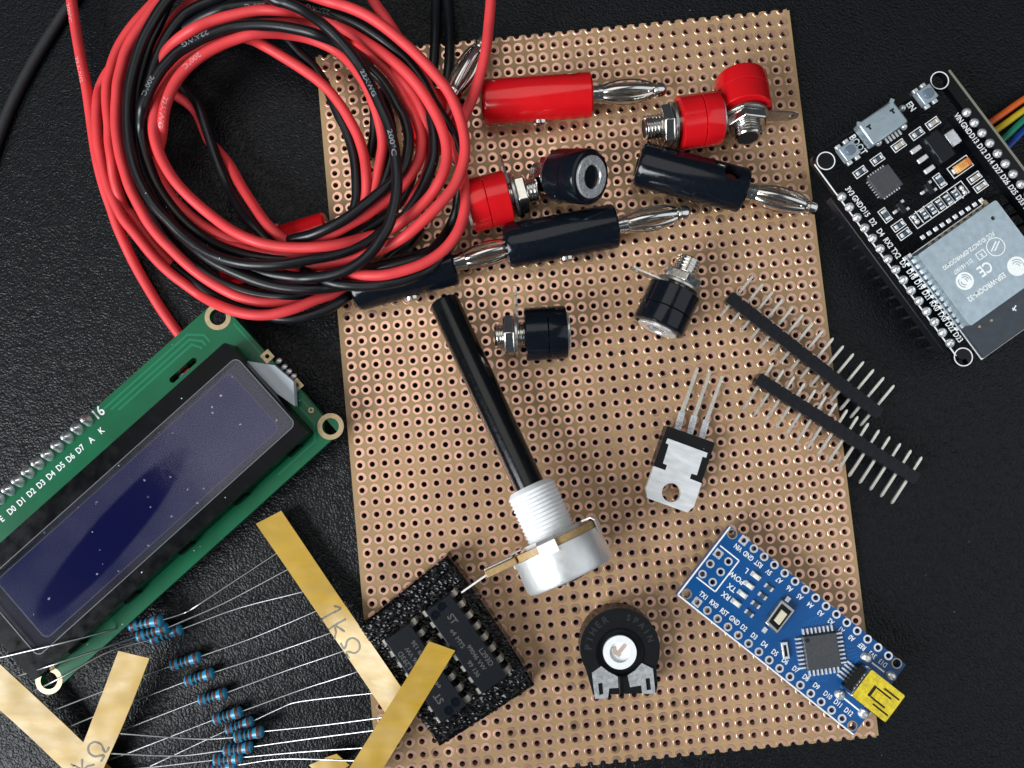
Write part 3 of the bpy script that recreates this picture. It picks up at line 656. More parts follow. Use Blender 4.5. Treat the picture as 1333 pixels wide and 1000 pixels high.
banana_socket('black banana socket above the long potentiometer shaft, thread pointing left', BP, (644, 438), (741, 432), ZS, 0, 0.26, lug=(8, 5.6), nut_at=2.3)
banana_socket('black banana socket standing diagonally right of centre with its lug pointing left', BP, (897.5, 337), (855, 430), ZS, 0, 0.2, lug=(172, 5.6))

# ------------------------------------------------------------------ potentiometer
pa = W(577, 391, BT + 3.05); pb = W(691, 637, BT + 8.2)
pM = axis_frame(pb - pa)
pot = Thing('potentiometer', 'potentiometer with long black shaft, white threaded bushing and silver can', 'potentiometer', Vector((pa.x, pa.y, BT)), pM)
po = pot.Mi @ (pa - pot.loc); PT = Matrix.Translation(po); Ls = (pb - pa).length
sh = [(0.0, 2.0), (0.12, 2.65), (0.4, 2.95), (0.8, 3.02), (Ls + 2, 3.02)]
MB().lathe(sh, 40).xf(PT).build('shaft', M_['shaft'], pot.o, 30)
pr = [(Ls - 0.6, 3.1), (Ls - 0.6, 4.0), (Ls - 0.1, 4.5)]; x = Ls
while x < Ls + 8.6: pr += [(x + 0.10, 4.62), (x + 0.34, 4.86), (x + 0.46, 4.86), (x + 0.72, 4.62)]; x += 0.78
pr += [(x + 0.1, 4.7), (x + 0.1, 6.0), (x + 1.3, 6.0), (x + 1.3, 3.0)]
MB().lathe(pr, 44).xf(PT).build('threaded_bushing', M_['white_nylon'], pot.o, 25)
fx = Ls + 10.2
waf = MB().lathe([(fx, 3.0), (fx, 8.55), (fx + 1.3, 8.55), (fx + 1.3, 3.0)], 48).xf(PT).build('terminal_wafer', M_['phenolic'], pot.o, 30)
MB().lathe([(fx + 1.35, 7.0), (fx + 1.35, 8.75), (fx + 7.0, 8.8), (fx + 7.7, 8.45), (fx + 7.9, 7.9), (fx + 7.9, 0.5)], 56).xf(PT).build('can', M_['zinc'], pot.o, 28)
MB().lathe([(fx + 7.9, 2.4), (fx + 8.5, 2.4), (fx + 8.6, 2.0), (fx + 8.6, 0.2)], 24).xf(PT).build('rear_rivet', M_['black_plastic'], pot.o, 28)
for th in (12, 100, 190, 280):           # clips folded over the wafer
    a = math.radians(th); mb = MB(); vv = []; w_ = 0.20
    prof = [(fx + 2.2, 8.83), (fx + 0.9, 8.85), (fx - 0.1, 8.85), (fx - 0.45, 8.5), (fx - 0.5, 6.6)]
    for (xx, rr_) in prof:
        for s_ in (-1, 1):
            for dr in (0.0, 0.32):
                vv.append((xx - (dr if rr_ < 8.6 else 0), (rr_ + (dr if rr_ > 8.6 else 0)) * math.cos(a + s_ * w_), (rr_ + (dr if rr_ > 8.6 else 0)) * math.sin(a + s_ * w_)))
    ff = []
    for i in range(len(prof) - 1):
        b0, b1 = i * 4, i * 4 + 4
        ff += [(b0 + 1, b0 + 3, b1 + 3, b1 + 1), (b0 + 2, b0, b1, b1 + 2), (b0, b0 + 1, b1 + 1, b1), (b0 + 3, b0 + 2, b1 + 2, b1 + 3)]
    n = (len(prof) - 1) * 4; ff += [(0, 2, 3, 1), (n, n + 1, n + 3, n + 2)]
    mb.add(vv, ff).xf(PT).build('clip', M_['zinc'], pot.o, 25)
# terminal tab on the left with its three lugs (local -y is image left/below the axis)
ly = 1 if (pM @ Vector((0, 1, 0))).x < 0 else -1
tabm = MB().box(fx + 0.65, ly * 11.0, 0, 1.3, 6.2, 9.0).xf(PT); tabm.build('terminal_tab', M_['phenolic'], pot.o, 30, 0.2)
for k, zz in enumerate((-3.2, 0, 3.2)):
    mb = MB(); mb.box(fx - 0.25, ly * 11.2, zz, 0.4, 5.6, 1.9); mb.xf(PT).build('terminal_rivet', M_['steel'], pot.o, 30, 0.1)
    mb = MB(); mb.hull([(fx - 0.35 + q[0], ly * q[1], zz + q[2]) for q in ((0.9, 13.6, -0.85), (0.9, 13.6, 0.85), (1.2, 13.6, 0.85), (1.2, 13.6, -0.85))],
                      [(fx - 0.35 + q[0], ly * q[1], zz + q[2]) for q in ((1.9, 19.6, -0.45), (1.9, 19.6, 0.45), (2.2, 19.6, 0.45), (2.2, 19.6, -0.45))])
    mb.xf(PT).build('solder_terminal', M_['tin'], pot.o, 30)

# ------------------------------------------------------------------ trimmer potentiometer
zt = BT + 5.0
tp = W(807, 848, BT)
trim = Thing('trimmer', 'round black trimmer potentiometer with white rotor near the bottom of the board', 'trimmer', tp, rotz(math.radians(2)))
tl2 = lambda x, y, z=zt: trim.L2(720 + x / 6.25, 770 + y / 6.25, z)
cx, cy = tl2(545, 465); Rt = 7.75
def arc(c, r, a0, a1, n): return [(c[0] + r * math.cos(math.radians(a0 + (a1 - a0) * k / n)), c[1] + r * math.sin(math.radians(a0 + (a1 - a0) * k / n))) for k in range(n + 1)]
yb = tl2(560, 835)[1]; xl = tl2(305, 700)[0]; xr = tl2(848, 700)[0]
outl = arc((cx, cy), Rt, -28, 208, 40) + [(xl, yb + 1.5), (xl + 0.35, yb), (xr - 0.35, yb), (xr, yb + 1.5)]
kx, ky = tl2(545, 500)
plate('housing', outl, [circ(kx, ky, 4.5, 40)], 0.0, 5.0, M_['black_matte'], trim.o, 30, 0.25)
MB().turn([(0.1, 4.52), (4.1, 4.52), (4.1, 3.1)], kx, ky, 40, True).build('rotor_well', M_['black_matte'], trim.o, 30)
plate('raised_ring', circ(kx, ky, 4.75, 40), [circ(kx, ky, 4.45, 40)], 4.9, 5.15, M_['black_plastic'], trim.o, 30)
rot_o = plate('rotor', circ(kx, ky, 3.25, 40), [circ(kx, ky, 2.0, 28)], 3.6, 4.75, M_['white_nylon'], trim.o, 30, 0.12)
MB().turn([(3.55, 1.98), (4.15, 1.98), (4.15, 0.2)], kx, ky, 28).build('rotor_cup', M_['white_nylon'], rot_o, 30)
am = MB(); am.box(kx + 0.35, ky + 0.4, 4.2, 2.7, 0.75, 0.14, math.radians(48)); am.box(kx - 0.55, ky - 0.35, 4.2, 1.5, 0.6, 0.13, math.radians(-40)); am.box(kx - 0.95, ky + 0.25, 4.2, 0.6, 1.5, 0.12, math.radians(12))
am.build('adjuster_slot', mat('rotor_slot', (0.48, 0.36, 0.30), 0.5), rot_o, 30)
for pts, hole in (([(315, 660), (390, 605), (450, 650), (525, 690), (530, 780), (455, 785), (445, 865), (340, 870)], [(365, 745), (400, 738), (408, 830), (375, 840)]),
                  ([(605, 680), (665, 640), (720, 580), (810, 625), (830, 825), (725, 830), (715, 760), (625, 775)], [(750, 705), (785, 700), (795, 795), (760, 800)])):
    plate('terminal', [tl2(*p) for p in pts], [[tl2(*p) for p in hole]], 5.02, 5.32, M_['tin'], trim.o, 30, 0.05)
MB().box(tl2(545, 760)[0], tl2(545, 760)[1], 5.1, 0.5, 3.4, 0.5).build('rib', M_['black_matte'], trim.o, 30, 0.1)
def arc_text(s, r, a_mid, step, size, z, m, parent):
    for i, ch in enumerate(s):
        a = math.radians(a_mid - (i - (len(s) - 1) / 2) * step)
        lettering(ch, cx + r * math.cos(a), cy + r * math.sin(a), z, size, a - math.pi / 2, m, parent)
mk = mat('moulded_letter', (0.030, 0.032, 0.036), 0.22)
arc_text('PIHER', 6.1, 146, 15, 1.9, 5.03, mk, trim.o); arc_text('SPAIN', 6.1, 44, 14, 1.7, 5.03, mk, trim.o)

# ------------------------------------------------------------------ transistor (TO-220, back up)
zt2 = BT + 4.5
tr = Thing('power_transistor', 'three legged power transistor lying face down with its silver tab up', 'transistor', W(885, 610, BT), rotz(math.radians(-19.5)))
q2 = lambda x, y, z=zt2: tr.L2(800 + x / 4.545, 460 + y / 4.545, z)
plate('case', [q2(315, 430), q2(597, 530), q2(517, 768), q2(232, 668)], [], 0.15, 4.15, M_['black_matte'], tr.o, 30, 0.25)
tab = [q2(*p) for p in ((315, 503), (552, 590), (543, 618), (522, 612), (488, 722), (456, 712), (447, 742), (517, 770), (472, 905), (432, 943), (196, 858), (186, 800), (234, 668), (302, 692), (312, 662), (288, 652), (322, 540), (304, 532))]
plate('tab', tab, [circ(*q2(337, 825), 1.86, 32)], 3.0, 4.35, mat('tab_nickel', (0.76, 0.78, 0.79), 0.44, 0.45, var=0.13, vscale=220, rvar=0.12, bump=0.004, bscale=900, stretch=(1, 4, 1)), tr.o, 30, 0.06)
for (b0, s1, tip) in (((378, 440), (403, 345), (495, 85)), ((450, 465), (476, 370), (568, 110)), ((520, 490), (547, 398), (640, 135))):
    A, B, Cc = q2(*b0, zt2 - 2), q2(*s1, zt2 - 2), q2(*tip, zt2 - 2.5); z_ = 2.0
    mb = MB(); ax = math.atan2(B[1] - A[1], B[0] - A[0]); l1 = math.dist(A, B); l2 = math.dist(B, Cc)
    mb.box((A[0] + B[0]) / 2 - 0.3 * math.cos(ax), (A[1] + B[1]) / 2 - 0.3 * math.sin(ax), z_, l1 + 0.8, 1.3, 0.5, ax)
    mb.build('leg_shoulder', M_['tin'], tr.o, 30, 0.08)
    ax2 = math.atan2(Cc[1] - B[1], Cc[0] - B[0]); n_ = (-math.sin(ax2), math.cos(ax2)); w_ = 0.40
    mb = MB(); mb.hull([(B[0] + n_[0] * w_, B[1] + n_[1] * w_, z_ - 0.22), (B[0] - n_[0] * w_, B[1] - n_[1] * w_, z_ - 0.22), (B[0] - n_[0] * w_, B[1] - n_[1] * w_, z_ + 0.22), (B[0] + n_[0] * w_, B[1] + n_[1] * w_, z_ + 0.22)],
                      [(Cc[0] + n_[0] * 0.28, Cc[1] + n_[1] * 0.28, z_ - 0.7), (Cc[0] - n_[0] * 0.28, Cc[1] - n_[1] * 0.28, z_ - 0.7), (Cc[0] - n_[0] * 0.28, Cc[1] - n_[1] * 0.28, z_ - 0.35), (Cc[0] + n_[0] * 0.28, Cc[1] + n_[1] * 0.28, z_ - 0.35)])
    mb.build('leg', M_['pin'], tr.o, 30)

# ------------------------------------------------------------------ pin headers
def header(label, first_px, last_px, n, zc, up_len, dn_len, slope, roll):
    a = W(*first_px, zc); b = W(*last_px, zc); d = b - a
    M = axis_frame(d, roll)
    t = Thing('pin_header', label, 'pin header', Vector((a.x, a.y, BT)), M, 'pin headers'); off = t.Mi @ (a - t.loc)
    p = d.length / (n - 1); hb = 1.25
    T = Matrix.Translation(off); pin_me = None; blk = None
    for k in range(n):
        ch = 0.26; x = k * p; l = p / 2 - 0.01
        poly = [(x - l, -hb + ch), (x - l + ch, -hb), (x + l - ch, -hb), (x + l, -hb + ch), (x + l, hb - ch), (x + l - ch, hb), (x - l + ch, hb), (x - l, hb - ch)]
        if blk is None:
            blk = MB().prism([(q[0] - x, q[1]) for q in poly], -1.22, 1.22).xf(T).build('plastic_block', M_['header_black'], t.o, 30)
            pm_ = MB(); s_ = 0.25
            y0_, y1_ = -hb - dn_len, hb + up_len
            rings = [(y0_, 0.12), (y0_ + 0.45, s_), (y1_ - 0.45, s_), (y1_, 0.12)]; vv = []
            for (yy, q) in rings: vv += [(-q, yy, -q), (q, yy, -q), (q, yy, q), (-q, yy, q)]
            pm_.add(vv, [(0, 1, 2, 3), (15, 14, 13, 12)] + [(i * 4 + j, i * 4 + 4 + j, i * 4 + 4 + (j + 1) % 4, i * 4 + (j + 1) % 4) for i in range(3) for j in range(4)])
            pn = pm_.xf(T).build('pin', M_['pin'], t.o, 30)
        else:
            for src in (blk, pn):
                c = src.copy(); COL.objects.link(c); c.parent = t.o; c.location = (x * S, 0, random.uniform(-0.02, 0.02) * S)
    return t
header('upper black pin header strip hanging over the right edge of the board, long pins up', (954, 391.5), (1136.5, 534), 15, BT + 2.1, 5.2, 2.8, 0, math.radians(6))
header('lower black pin header strip nearer the blue board, with its long pins pointing down', (991, 496.5), (1184, 619), 15, BT + 2.1, 3.2, 5.5, 0, math.radians(3))

# ------------------------------------------------------------------ black foam and the two chips
zf = BT + 5.0
foam = Thing('foam_pad', 'square of sparkling black conductive foam holding the two chips', 'foam', W(580, 848, BT), rotz(math.radians(-56.5)))
fc = [foam.L2(*p, zf) for p in ((467, 816.5), (572, 973), (696, 893), (582, 723))]
NXF, NYF = 84, 60; vv = []; ff = []
def lerp2(a, b, t): return (a[0] + (b[0] - a[0]) * t, a[1] + (b[1] - a[1]) * t)
for j in range(NYF + 1):
    for i in range(NXF + 1):
        u, v = i / NXF, j / NYF
        p = lerp2(lerp2(fc[0], fc[1], u), lerp2(fc[3], fc[2], u), v)
        bow = math.sin(math.pi * u) * (0.55 if v > 0.5 else -0.25) * abs(v - 0.5) * 2
        nz = noise.noise(Vector((p[0] * 1.9, p[1] * 1.9, 3))) * 0.20 + noise.noise(Vector((p[0] * 4.2, p[1] * 4.2, 9))) * 0.22 + random.uniform(-0.05, 0.05)
        e = min(u, 1 - u, v, 1 - v); ed = -0.5 * max(0, 1 - e / 0.02)
        jx = noise.noise(Vector((p[0] * 2.5, p[1] * 2.5, 21))) * 0.16
        vv.append((p[0] + jx, p[1] + bow + jx, zf - BT + nz + ed))
for j in range(NYF):
    for i in range(NXF):
        a = j * (NXF + 1) + i; ff.append((a, a + 1, a + NXF + 2, a + NXF + 1))
nt_ = len(vv)
rim = [i for i in range(NXF + 1)] + [j * (NXF + 1) + NXF for j in range(1, NYF + 1)] + [NYF * (NXF + 1) + i for i in range(NXF - 1, -1, -1)] + [j * (NXF + 1) for j in range(NYF - 1, 0, -1)]
for i in rim: vv.append((vv[i][0] + random.uniform(-.08, .08), vv[i][1] + random.uniform(-.08, .08), 0.0))
for k in range(len(rim)):
    k2 = (k + 1) % len(rim); ff.append((rim[k], nt_ + k, nt_ + k2, rim[k2]))
MB().add(vv, ff).build('foam_block', M_['foam'], foam.o, 0)

def dip_chip(label, c_px, ang, z_top, lines, flip=False):
    """16 leg chip; local X along the body from notch to far end"""
    base = W(*c_px, z_top); t = Thing('chip', label, 'chip', Vector((base.x, base.y, zf)), rotz(ang), 'chips in the foam')
    h = z_top - zf; Lc, Wc = 19.2, 6.25
    mb = MB(); zz0, zm, zz1 = h - 3.0, h - 1.5, h
    def rect(l, w, z): return [(-l / 2, -w / 2, z), (l / 2, -w / 2, z), (l / 2, w / 2, z), (-l / 2, w / 2, z)]
    vv = rect(Lc - 0.5, Wc - 0.5, zz0) + rect(Lc, Wc, zm) + rect(Lc - 0.45, Wc - 0.55, zz1)
    mb.add(vv, [(3, 2, 1, 0), (8, 9, 10, 11)] + [(i * 4 + k, i * 4 + (k + 1) % 4, i * 4 + 4 + (k + 1) % 4, i * 4 + 4 + k) for i in range(2) for k in range(4)])
    mb.build('package', M_['ic'], t.o, 25, 0.12)
    MB().turn([(h + 0.004, 0.95), (h + 0.03, 0.93), (h + 0.012, 0.75), (h + 0.010, 0.1)], -Lc / 2 + 1.9, -1.6, 28, False).build('pin_one_dimple', M_['black_plastic'], t.o, 30)
    MB().turn([(h + 0.004, 0.95), (h + 0.03, 0.93), (h + 0.012, 0.75), (h + 0.010, 0.1)], -Lc / 2 + 1.35, 0.35, 28, False).build('notch', M_['black_plastic'], t.o, 30)
    for s_ in (-1, 1):
        for k in range(8):
            x = (k - 3.5) * 2.54; m1 = MB()
            prof = [(Wc / 2 - 0.1, h - 1.5), (Wc / 2 + 0.42, h - 1.5), (Wc / 2 + 0.70, h - 1.9), (Wc / 2 + 0.80, h - 3.2), (Wc / 2 + 0.85, -1.2)]
            wd = [0.60, 0.60, 0.58, 0.55, 0.25]; vv = []
            for (y, z), w_ in zip(prof, wd):
                vv += [(x - w_, s_ * y, z), (x + w_, s_ * y, z), (x + w_, s_ * (y - 0.22), z - 0.2), (x - w_, s_ * (y - 0.22), z - 0.2)]
            ffs = []
            for i in range(4):
                for j in range(4): ffs.append((i * 4 + j, i * 4 + (j + 1) % 4, i * 4 + 4 + (j + 1) % 4, i * 4 + 4 + j))
            ffs += [(0, 3, 2, 1), (16, 17, 18, 19)]
            m1.add(vv, ffs); bm_ = m1.build('leg', M_['pin'], t.o, 30)
            b2 = bmesh.new(); b2.from_mesh(bm_.data); bmesh.ops.recalc_face_normals(b2, faces=b2.faces); b2.to_mesh(bm_.data); b2.free()
    for (s, x, y, size) in lines: lettering(s, x, y, h + 0.035, size, 0 if not flip else 0, M_['ic_print'], t.o)
    return t
LN = [('ST', -5.3, 0.55, 1.9), ('e4', -3.2, -0.7, 1.3), ('MYS', -0.9, -0.75, 1.3), ('99 136', 4.6, -1.5, 1.25), ('99046 VW', 3.2, 0.15, 1.25), ('L293D', 4.2, 1.70, 1.4)]
dip_chip('larger looking black chip on the right of the foam, markings fully visible', (606.5, 838.5), math.radians(-54.5), zf + 3.9, LN)
dip_chip('black chip on the left of the foam, half hidden by a strip of tape', (553.5, 876.5), math.radians(-54.5 + 180), zf + 3.7, LN)

# ------------------------------------------------------------------ resistors on tape
def tape_strip(label, edge_a, edge_b, z, text=None, tname='paper_tape'):
    """edge_a / edge_b: matching pixel polylines along the two long edges, each (px, py, z)"""
    base = W(edge_a[0][0], edge_a[0][1], 0)
    t = Thing(tname, label, 'tape', base, None, 'resistor tapes')
    A = catmull([W(*p) for p in edge_a], 8); B = catmull([W(*p) for p in edge_b], 8); mb = MB(); n = len(A); K = 6; vv = []
    for lay in (0.0, -0.28):
        for i in range(n):
            for k in range(K + 1):
                p = A[i].lerp(B[i], k / K) - t.loc; wob = noise.noise(Vector((p.x * .35, p.y * .35, 5 + lay * 0))) * 0.09
                vv.append((p.x, p.y, p.z + lay + wob))
    R_ = K + 1; ff = []
    for i in range(n - 1):
        for k in range(K):
            a = i * R_ + k; ff.append((a, a + 1, a + R_ + 1, a + R_)); b = n * R_ + a; ff.append((b, b + R_, b + R_ + 1, b + 1))
        for a, b in ((i * R_, (i + 1) * R_), (i * R_ + K, (i + 1) * R_ + K)): ff.append((a, b, n * R_ + b, n * R_ + a))
    for i in (0, n - 1):
        for k in range(K): a = i * R_ + k; ff.append((a, a + 1, n * R_ + a + 1, n * R_ + a))
    mb.add(vv, ff); o = mb.build('paper_strip', M_['tape'], t.o, 40)
    b2 = bmesh.new(); b2.from_mesh(o.data); bmesh.ops.recalc_face_normals(b2, faces=b2.faces); b2.to_mesh(o.data); b2.free()
    return t
TR1 = tape_strip('gold paper tape strip with handwritten 1kΩ, its lower end touching the foam', [(333, 682, 3.0), (400, 779, 3.2), (450, 852, 4.5), (500.7, 927, 7.6), (520, 955, 8.4)], [(366, 665, 3.2), (430, 760, 3.4), (478, 830, 6.2), (521, 893, 8.2), (545, 928, 8.6)], 3)
TR2 = tape_strip('gold paper tape strip lying over the left chip and leaving at the bottom edge', [(558.5, 835, 10.6), (530, 882, 10.4), (493, 940, 9.8), (454.8, 1000, 8.6), (425, 1046, 7.5)], [(592.5, 847, 10.9), (565, 892, 10.6), (532, 946, 10.2), (499, 1000, 8.9), (470, 1048, 7.8)], 10)
TL1 = tape_strip('gold paper tape strip at the left edge, crossing under another strip', [(-30, 836, 6.8), (0, 865, 6.4), (50, 911, 4.6), (107, 965, 3.2), (150, 1006, 2.6), (180, 1034, 2.6)], [(-66, 866, 6.0), (-30, 899, 5.6), (25, 947, 4.0), (82, 1001, 2.8), (125, 1042, 2.4), (155, 1070, 2.4)], 3)
TL2 = tape_strip('short gold paper tape strip with an upside down Ω mark, bottom left', [(154, 847.5, 9.4), (135, 898, 8.2), (115, 950, 6.4), (96, 1000, 5.2), (80, 1042, 4.6)], [(194.4, 857, 9.0), (176, 905, 7.8), (156, 953, 6.2), (135, 1000, 5.2), (118, 1042, 4.6)], 5)
PEN = {'1': [[(-.16, .22), (.02, .36), (.0, .0), (-.02, -.36)]],
       'k': [[(-.18, .40), (-.20, .0), (-.19, -.36)], [(.16, .14), (-.16, -.06), (.02, -.16), (.20, -.34)]],
       'Ω': [[(-.34, -.34), (-.10, -.34), (-.12, -.22), (-.28, -.02), (-.24, .24), (.0, .36), (.24, .24), (.28, -.02), (.12, -.22), (.10, -.34), (.34, -.34)]]}
def hand(t, s, px, z, size, ang, sx=1.0):
    p = W(px[0], px[1], z) - t.loc; c, n = math.cos(ang), math.sin(ang); mb = MB()
    for st in PEN[s]:
        q = catmull([(x * size, y * size, 0) for x, y in st], 8)
        vv = []; w_ = 0.24
        for i, a_ in enumerate(q):
            d = (q[min(i + 1, len(q) - 1)] - q[max(i - 1, 0)]).normalized(); nn = Vector((-d.y, d.x, 0)) * w_ * (0.75 + 0.35 * noise.noise(a_ * 1.3))
            for e in (a_ + nn, a_ - nn): vv.append((p.x + e.x * c - e.y * n, p.y + e.x * n + e.y * c, 0))
        mb.add(vv, [(2 * i, 2 * i + 1, 2 * i + 3, 2 * i + 2) for i in range(len(q) - 1)])
    o = mb.build('handwriting', M_['pencil'], t.o, 0)
    tp_ = [c_ for c_ in t.o.children if c_.name.startswith('paper_strip')][0]
    from mathutils.bvhtree import BVHTree
    bv = BVHTree.FromPolygons([v.co for v in tp_.data.vertices], [tuple(f.vertices) for f in tp_.data.polygons])
    for v in o.data.vertices:
        h_ = bv.ray_cast(Vector((v.co.x, v.co.y, 0.05)), Vector((0, 0, -1)))
        v.co.z = (h_[0].z if h_[0] else (z - t.loc.z) * S) + 0.00006
a1 = math.radians(-57)
hand(TR1, '1', (431, 799), 3.6, 6.2, a1); hand(TR1, 'k', (442, 819), 3.9, 5.8, a1); hand(TR1, 'Ω', (458, 841), 4.6, 5.0, a1)
hand(TL2, 'Ω', (126, 977), 5.8, 5.0, math.radians(60)); hand(TL2, 'k', (108, 996), 5.4, 5.4, math.radians(60))
sc_ = tape_strip('small torn scrap of whitish tape at the bottom edge between the leads', [(402, 996, 2.0), (412, 992, 2.4), (425, 986, 2.8), (438, 981.5, 3.0)], [(425, 1020, 2.0), (434, 1012, 2.2), (444, 1004, 2.6), (455, 996, 2.8)], 2, None, 'tape_scrap')

def resistor(i, label, a, b, lead_l, lead_r, z):
    A = W(*a, z); B = W(*b, z); d = B - A; M = axis_frame(d)
    t = Thing('resistor', label, 'resistor', Vector((A.x, A.y, 0)), M, 'blue resistors'); off = t.Mi @ (A - t.loc); T = Matrix.Translation(off); L = d.length
    def rad(x):
        u = x / L
        e = 1.20 if (u < 0.24 or u > 0.76) else 1.0
        return e
    prof = [(0, 0.35), (0.05, 0.75), (0.25, 1.05), (0.6, 1.2), (L * .18, 1.22), (L * .24, 1.12), (L * .28, 1.0), (L * .72, 1.0), (L * .76, 1.12), (L * .82, 1.22), (L - 0.6, 1.2), (L - 0.25, 1.05), (L - 0.05, 0.75), (L, 0.35)]
    MB().lathe(prof, 24).xf(T).build('body', M_['res_blue'], t.o, 60)
    for (u, r, m) in ((0.15, 1.245, 'band_brown'), (0.33, 1.025, 'band_black'), (0.47, 1.025, 'band_black'), (0.61, 1.025, 'band_brown'), (0.86, 1.245, 'band_brown')):
        MB().lathe([(L * u - 0.30, r - 0.06), (L * u - 0.28, r), (L * u + 0.28, r), (L * u + 0.30, r - 0.06)], 24).xf(T).build('colour_band', M_[m], t.o, 40)
    for nm, ps in (('lead', [a] + lead_l), ('lead', [b] + lead_r)):
        P = catmull([W(p[0], p[1], p[2] if len(p) > 2 else z) for p in ps], 6)
        MB().tube([t.Mi @ (p - t.loc) for p in P], 0.185, 8).build('lead', M_['lead'], t.o, 60)
RS = [
 ('blue resistor lying across the display corner, topmost of the three bunched together', (168, 815), (212, 807), [(135, 823, 9), (90, 835, 12.9), (30, 849, 13.2), (0, 856, 12.4), (-40, 864, 9)], [(240, 798, 3.0), (262, 785), (355, 724, 2.4), (368, 716, 2.2)], 4.6),
 ('middle one of three blue resistors bunched beside the display corner', (178.5, 829), (219, 817), [(140, 842, 8.5), (95, 857, 12.7), (55, 870, 12.9), (23, 880, 5.2), (5, 886, 4.4)], [(290, 786, 2.2), (368, 745, 2.4), (385, 736, 2.2)], 3.4),
 ('rightmost of three blue resistors bunched beside the display corner', (196, 833), (237, 819), [(143, 848, 6), (100, 871, 8.0), (66, 889, 7.9), (42, 900, 4.0), (25, 908, 3.2)], [(310, 792, 1.4), (388, 772, 2.4), (402, 768, 2.2)], 1.8),
 ('fourth blue resistor from the top, alone just below the bunch of three', (222.4, 867), (261.5, 854.4), [(187, 880), (134, 900, 1.8), (67, 926, 3.2), (50, 933, 3)], [(330, 830, 1.4), (406, 798, 2.6), (424, 790, 2.4)], 1.5),
 ('fifth blue resistor from the top, right of the short tape strip', (241, 887.5), (278.5, 875.3), [(174, 913), (122, 933, 1.6), (89, 947, 2.6), (70, 955, 2.4)], [(350, 852, 1.4), (422, 827, 2.8), (440, 820, 2.6)], 1.5),
 ('sixth blue resistor from the top of the row', (259, 911.8), (295.4, 901.6), [(163, 949, 1.4), (120, 965, 1.2)], [(370, 874, 1.6), (440, 850, 3.0), (455, 844, 2.8)], 1.5),
 ('seventh blue resistor from the top, just above the crowded lower cluster', (278, 937), (315, 926), [(170, 979, 1.2), (148, 987, 1.0), (90, 1008, 1.0)], [(395, 897, 1.6), (458, 877, 3.4), (474, 870, 3.2)], 1.5),
 ('eighth blue resistor from the top, upper one of the crowded cluster', (294.6, 951), (330, 938.5), [(190, 1000, 1.2), (150, 1018, 1.0)], [(365, 922, 2.0), (392, 913, 2.6), (478.5, 903, 5.4), (495, 902, 5.8)], 1.6),
 ('blue resistor reaching farthest right of the crowded cluster', (305, 960), (343, 952), [(255, 962, 3.2), (158, 955, 5.6), (140, 953, 5.4)], [(420, 944, 5), (497, 934, 8.2), (515, 931, 8.8)], 3.2),
 ('third blue resistor from the bottom edge, in the crowded cluster', (291, 977), (329, 972), [(230, 984, 3.0), (148, 981, 4.9), (130, 980, 4.7)], [(400, 962, 5), (485, 951, 8.4), (502, 949, 8.8)], 2.9),
 ('second blue resistor from the bottom edge of the photo', (278, 989.5), (316, 985.7), [(194, 999, 3.0), (120, 1006, 4.5)], [(390, 979, 4.6), (470, 973.6, 8.2), (488, 972, 8.5)], 2.7),
 ('lowest blue resistor, cut off by the bottom edge of the photo', (270, 1002), (308, 996), [(190, 1014, 2.4), (110, 1024, 3.6)], [(368, 988, 3.4), (455, 990, 7.8), (472, 990, 8.0)], 1.9),
]
for i, (lab, a, b, l_, r_, z) in enumerate(RS): resistor(i, lab, a, b, l_, r_, z)

# ------------------------------------------------------------------ character display module
zl = 7.0
lcd = Thing('lcd_module', 'green character display board with blue screen under a dusty scratched film', 'display module', Vector((W(162, 653, 0).x, W(162, 653, 0).y, 0)), rotz(math.radians(42.4)))
g2 = lambda x, y, z=zl: lcd.L2(x, y, z)
# long axis X (up-right in the photo), Y towards the solder row
cT, cR, cB = g2(272.6, 399), g2(451, 554), g2(64, 907)
xr_, yt_, yb_ = (cT[0] + cR[0]) / 2, cT[1], (cR[1] + cB[1]) / 2; xl_ = cB[0] - 0.2
hT, hR, hB = g2(283.6, 412.8), g2(430.3, 555.3), g2(63.8, 886)
pout = [(xl_, yb_), (xr_, yb_), (xr_, yt_), (xl_, yt_)]
slot = [(xr_ - 14.5 + a, yt_ - 6.1 + b) for a, b in rrect(-3.4, -0.62, 3.4, 0.62, 0.6, 4)]
plate('circuit_board', pout, [circ(*hT, 1.62, 32), circ(*hR, 1.62, 32), circ(*hB, 1.62, 32), slot, circ(*g2(405, 534), 0.32, 12)] + [circ(*g2(*p), 0.42, 12) for p in ((348, 464), (386, 501.5))], zl - 1.6, zl, M_['green_pcb'], lcd.o, 30)
for h_ in (hT, hR, hB):
    plate('mounting_ring', circ(*h_, 2.62, 40), [circ(*h_, 1.66, 32)], zl + 0.003, zl + 0.05, M_['gold_ring'], lcd.o, 30)
for p in ((348, 464), (386, 501.5)):
    c_ = g2(*p); plate('square_pad', rrect(c_[0] - 1.05, c_[1] - 1.05, c_[0] + 1.05, c_[1] + 1.05, 0.05, 1), [circ(*c_, 0.46, 14)], zl + 0.003, zl + 0.05, M_['gold_ring'], lcd.o, 30)
c_ = g2(405, 534); plate('via', circ(*c_, 0.55, 18), [circ(*c_, 0.32, 12)], zl + 0.003, zl + 0.04, M_['gold_ring'], lcd.o, 30)
for p in ((363, 470), (370, 478), (376, 484), (382, 490)):
    c_ = g2(*p); MB().blob(c_[0], c_[1], zl, 0.75, 0.55, 0.5, 10, 4, 0).build('solder_joint', M_['tin'], lcd.o, 60)
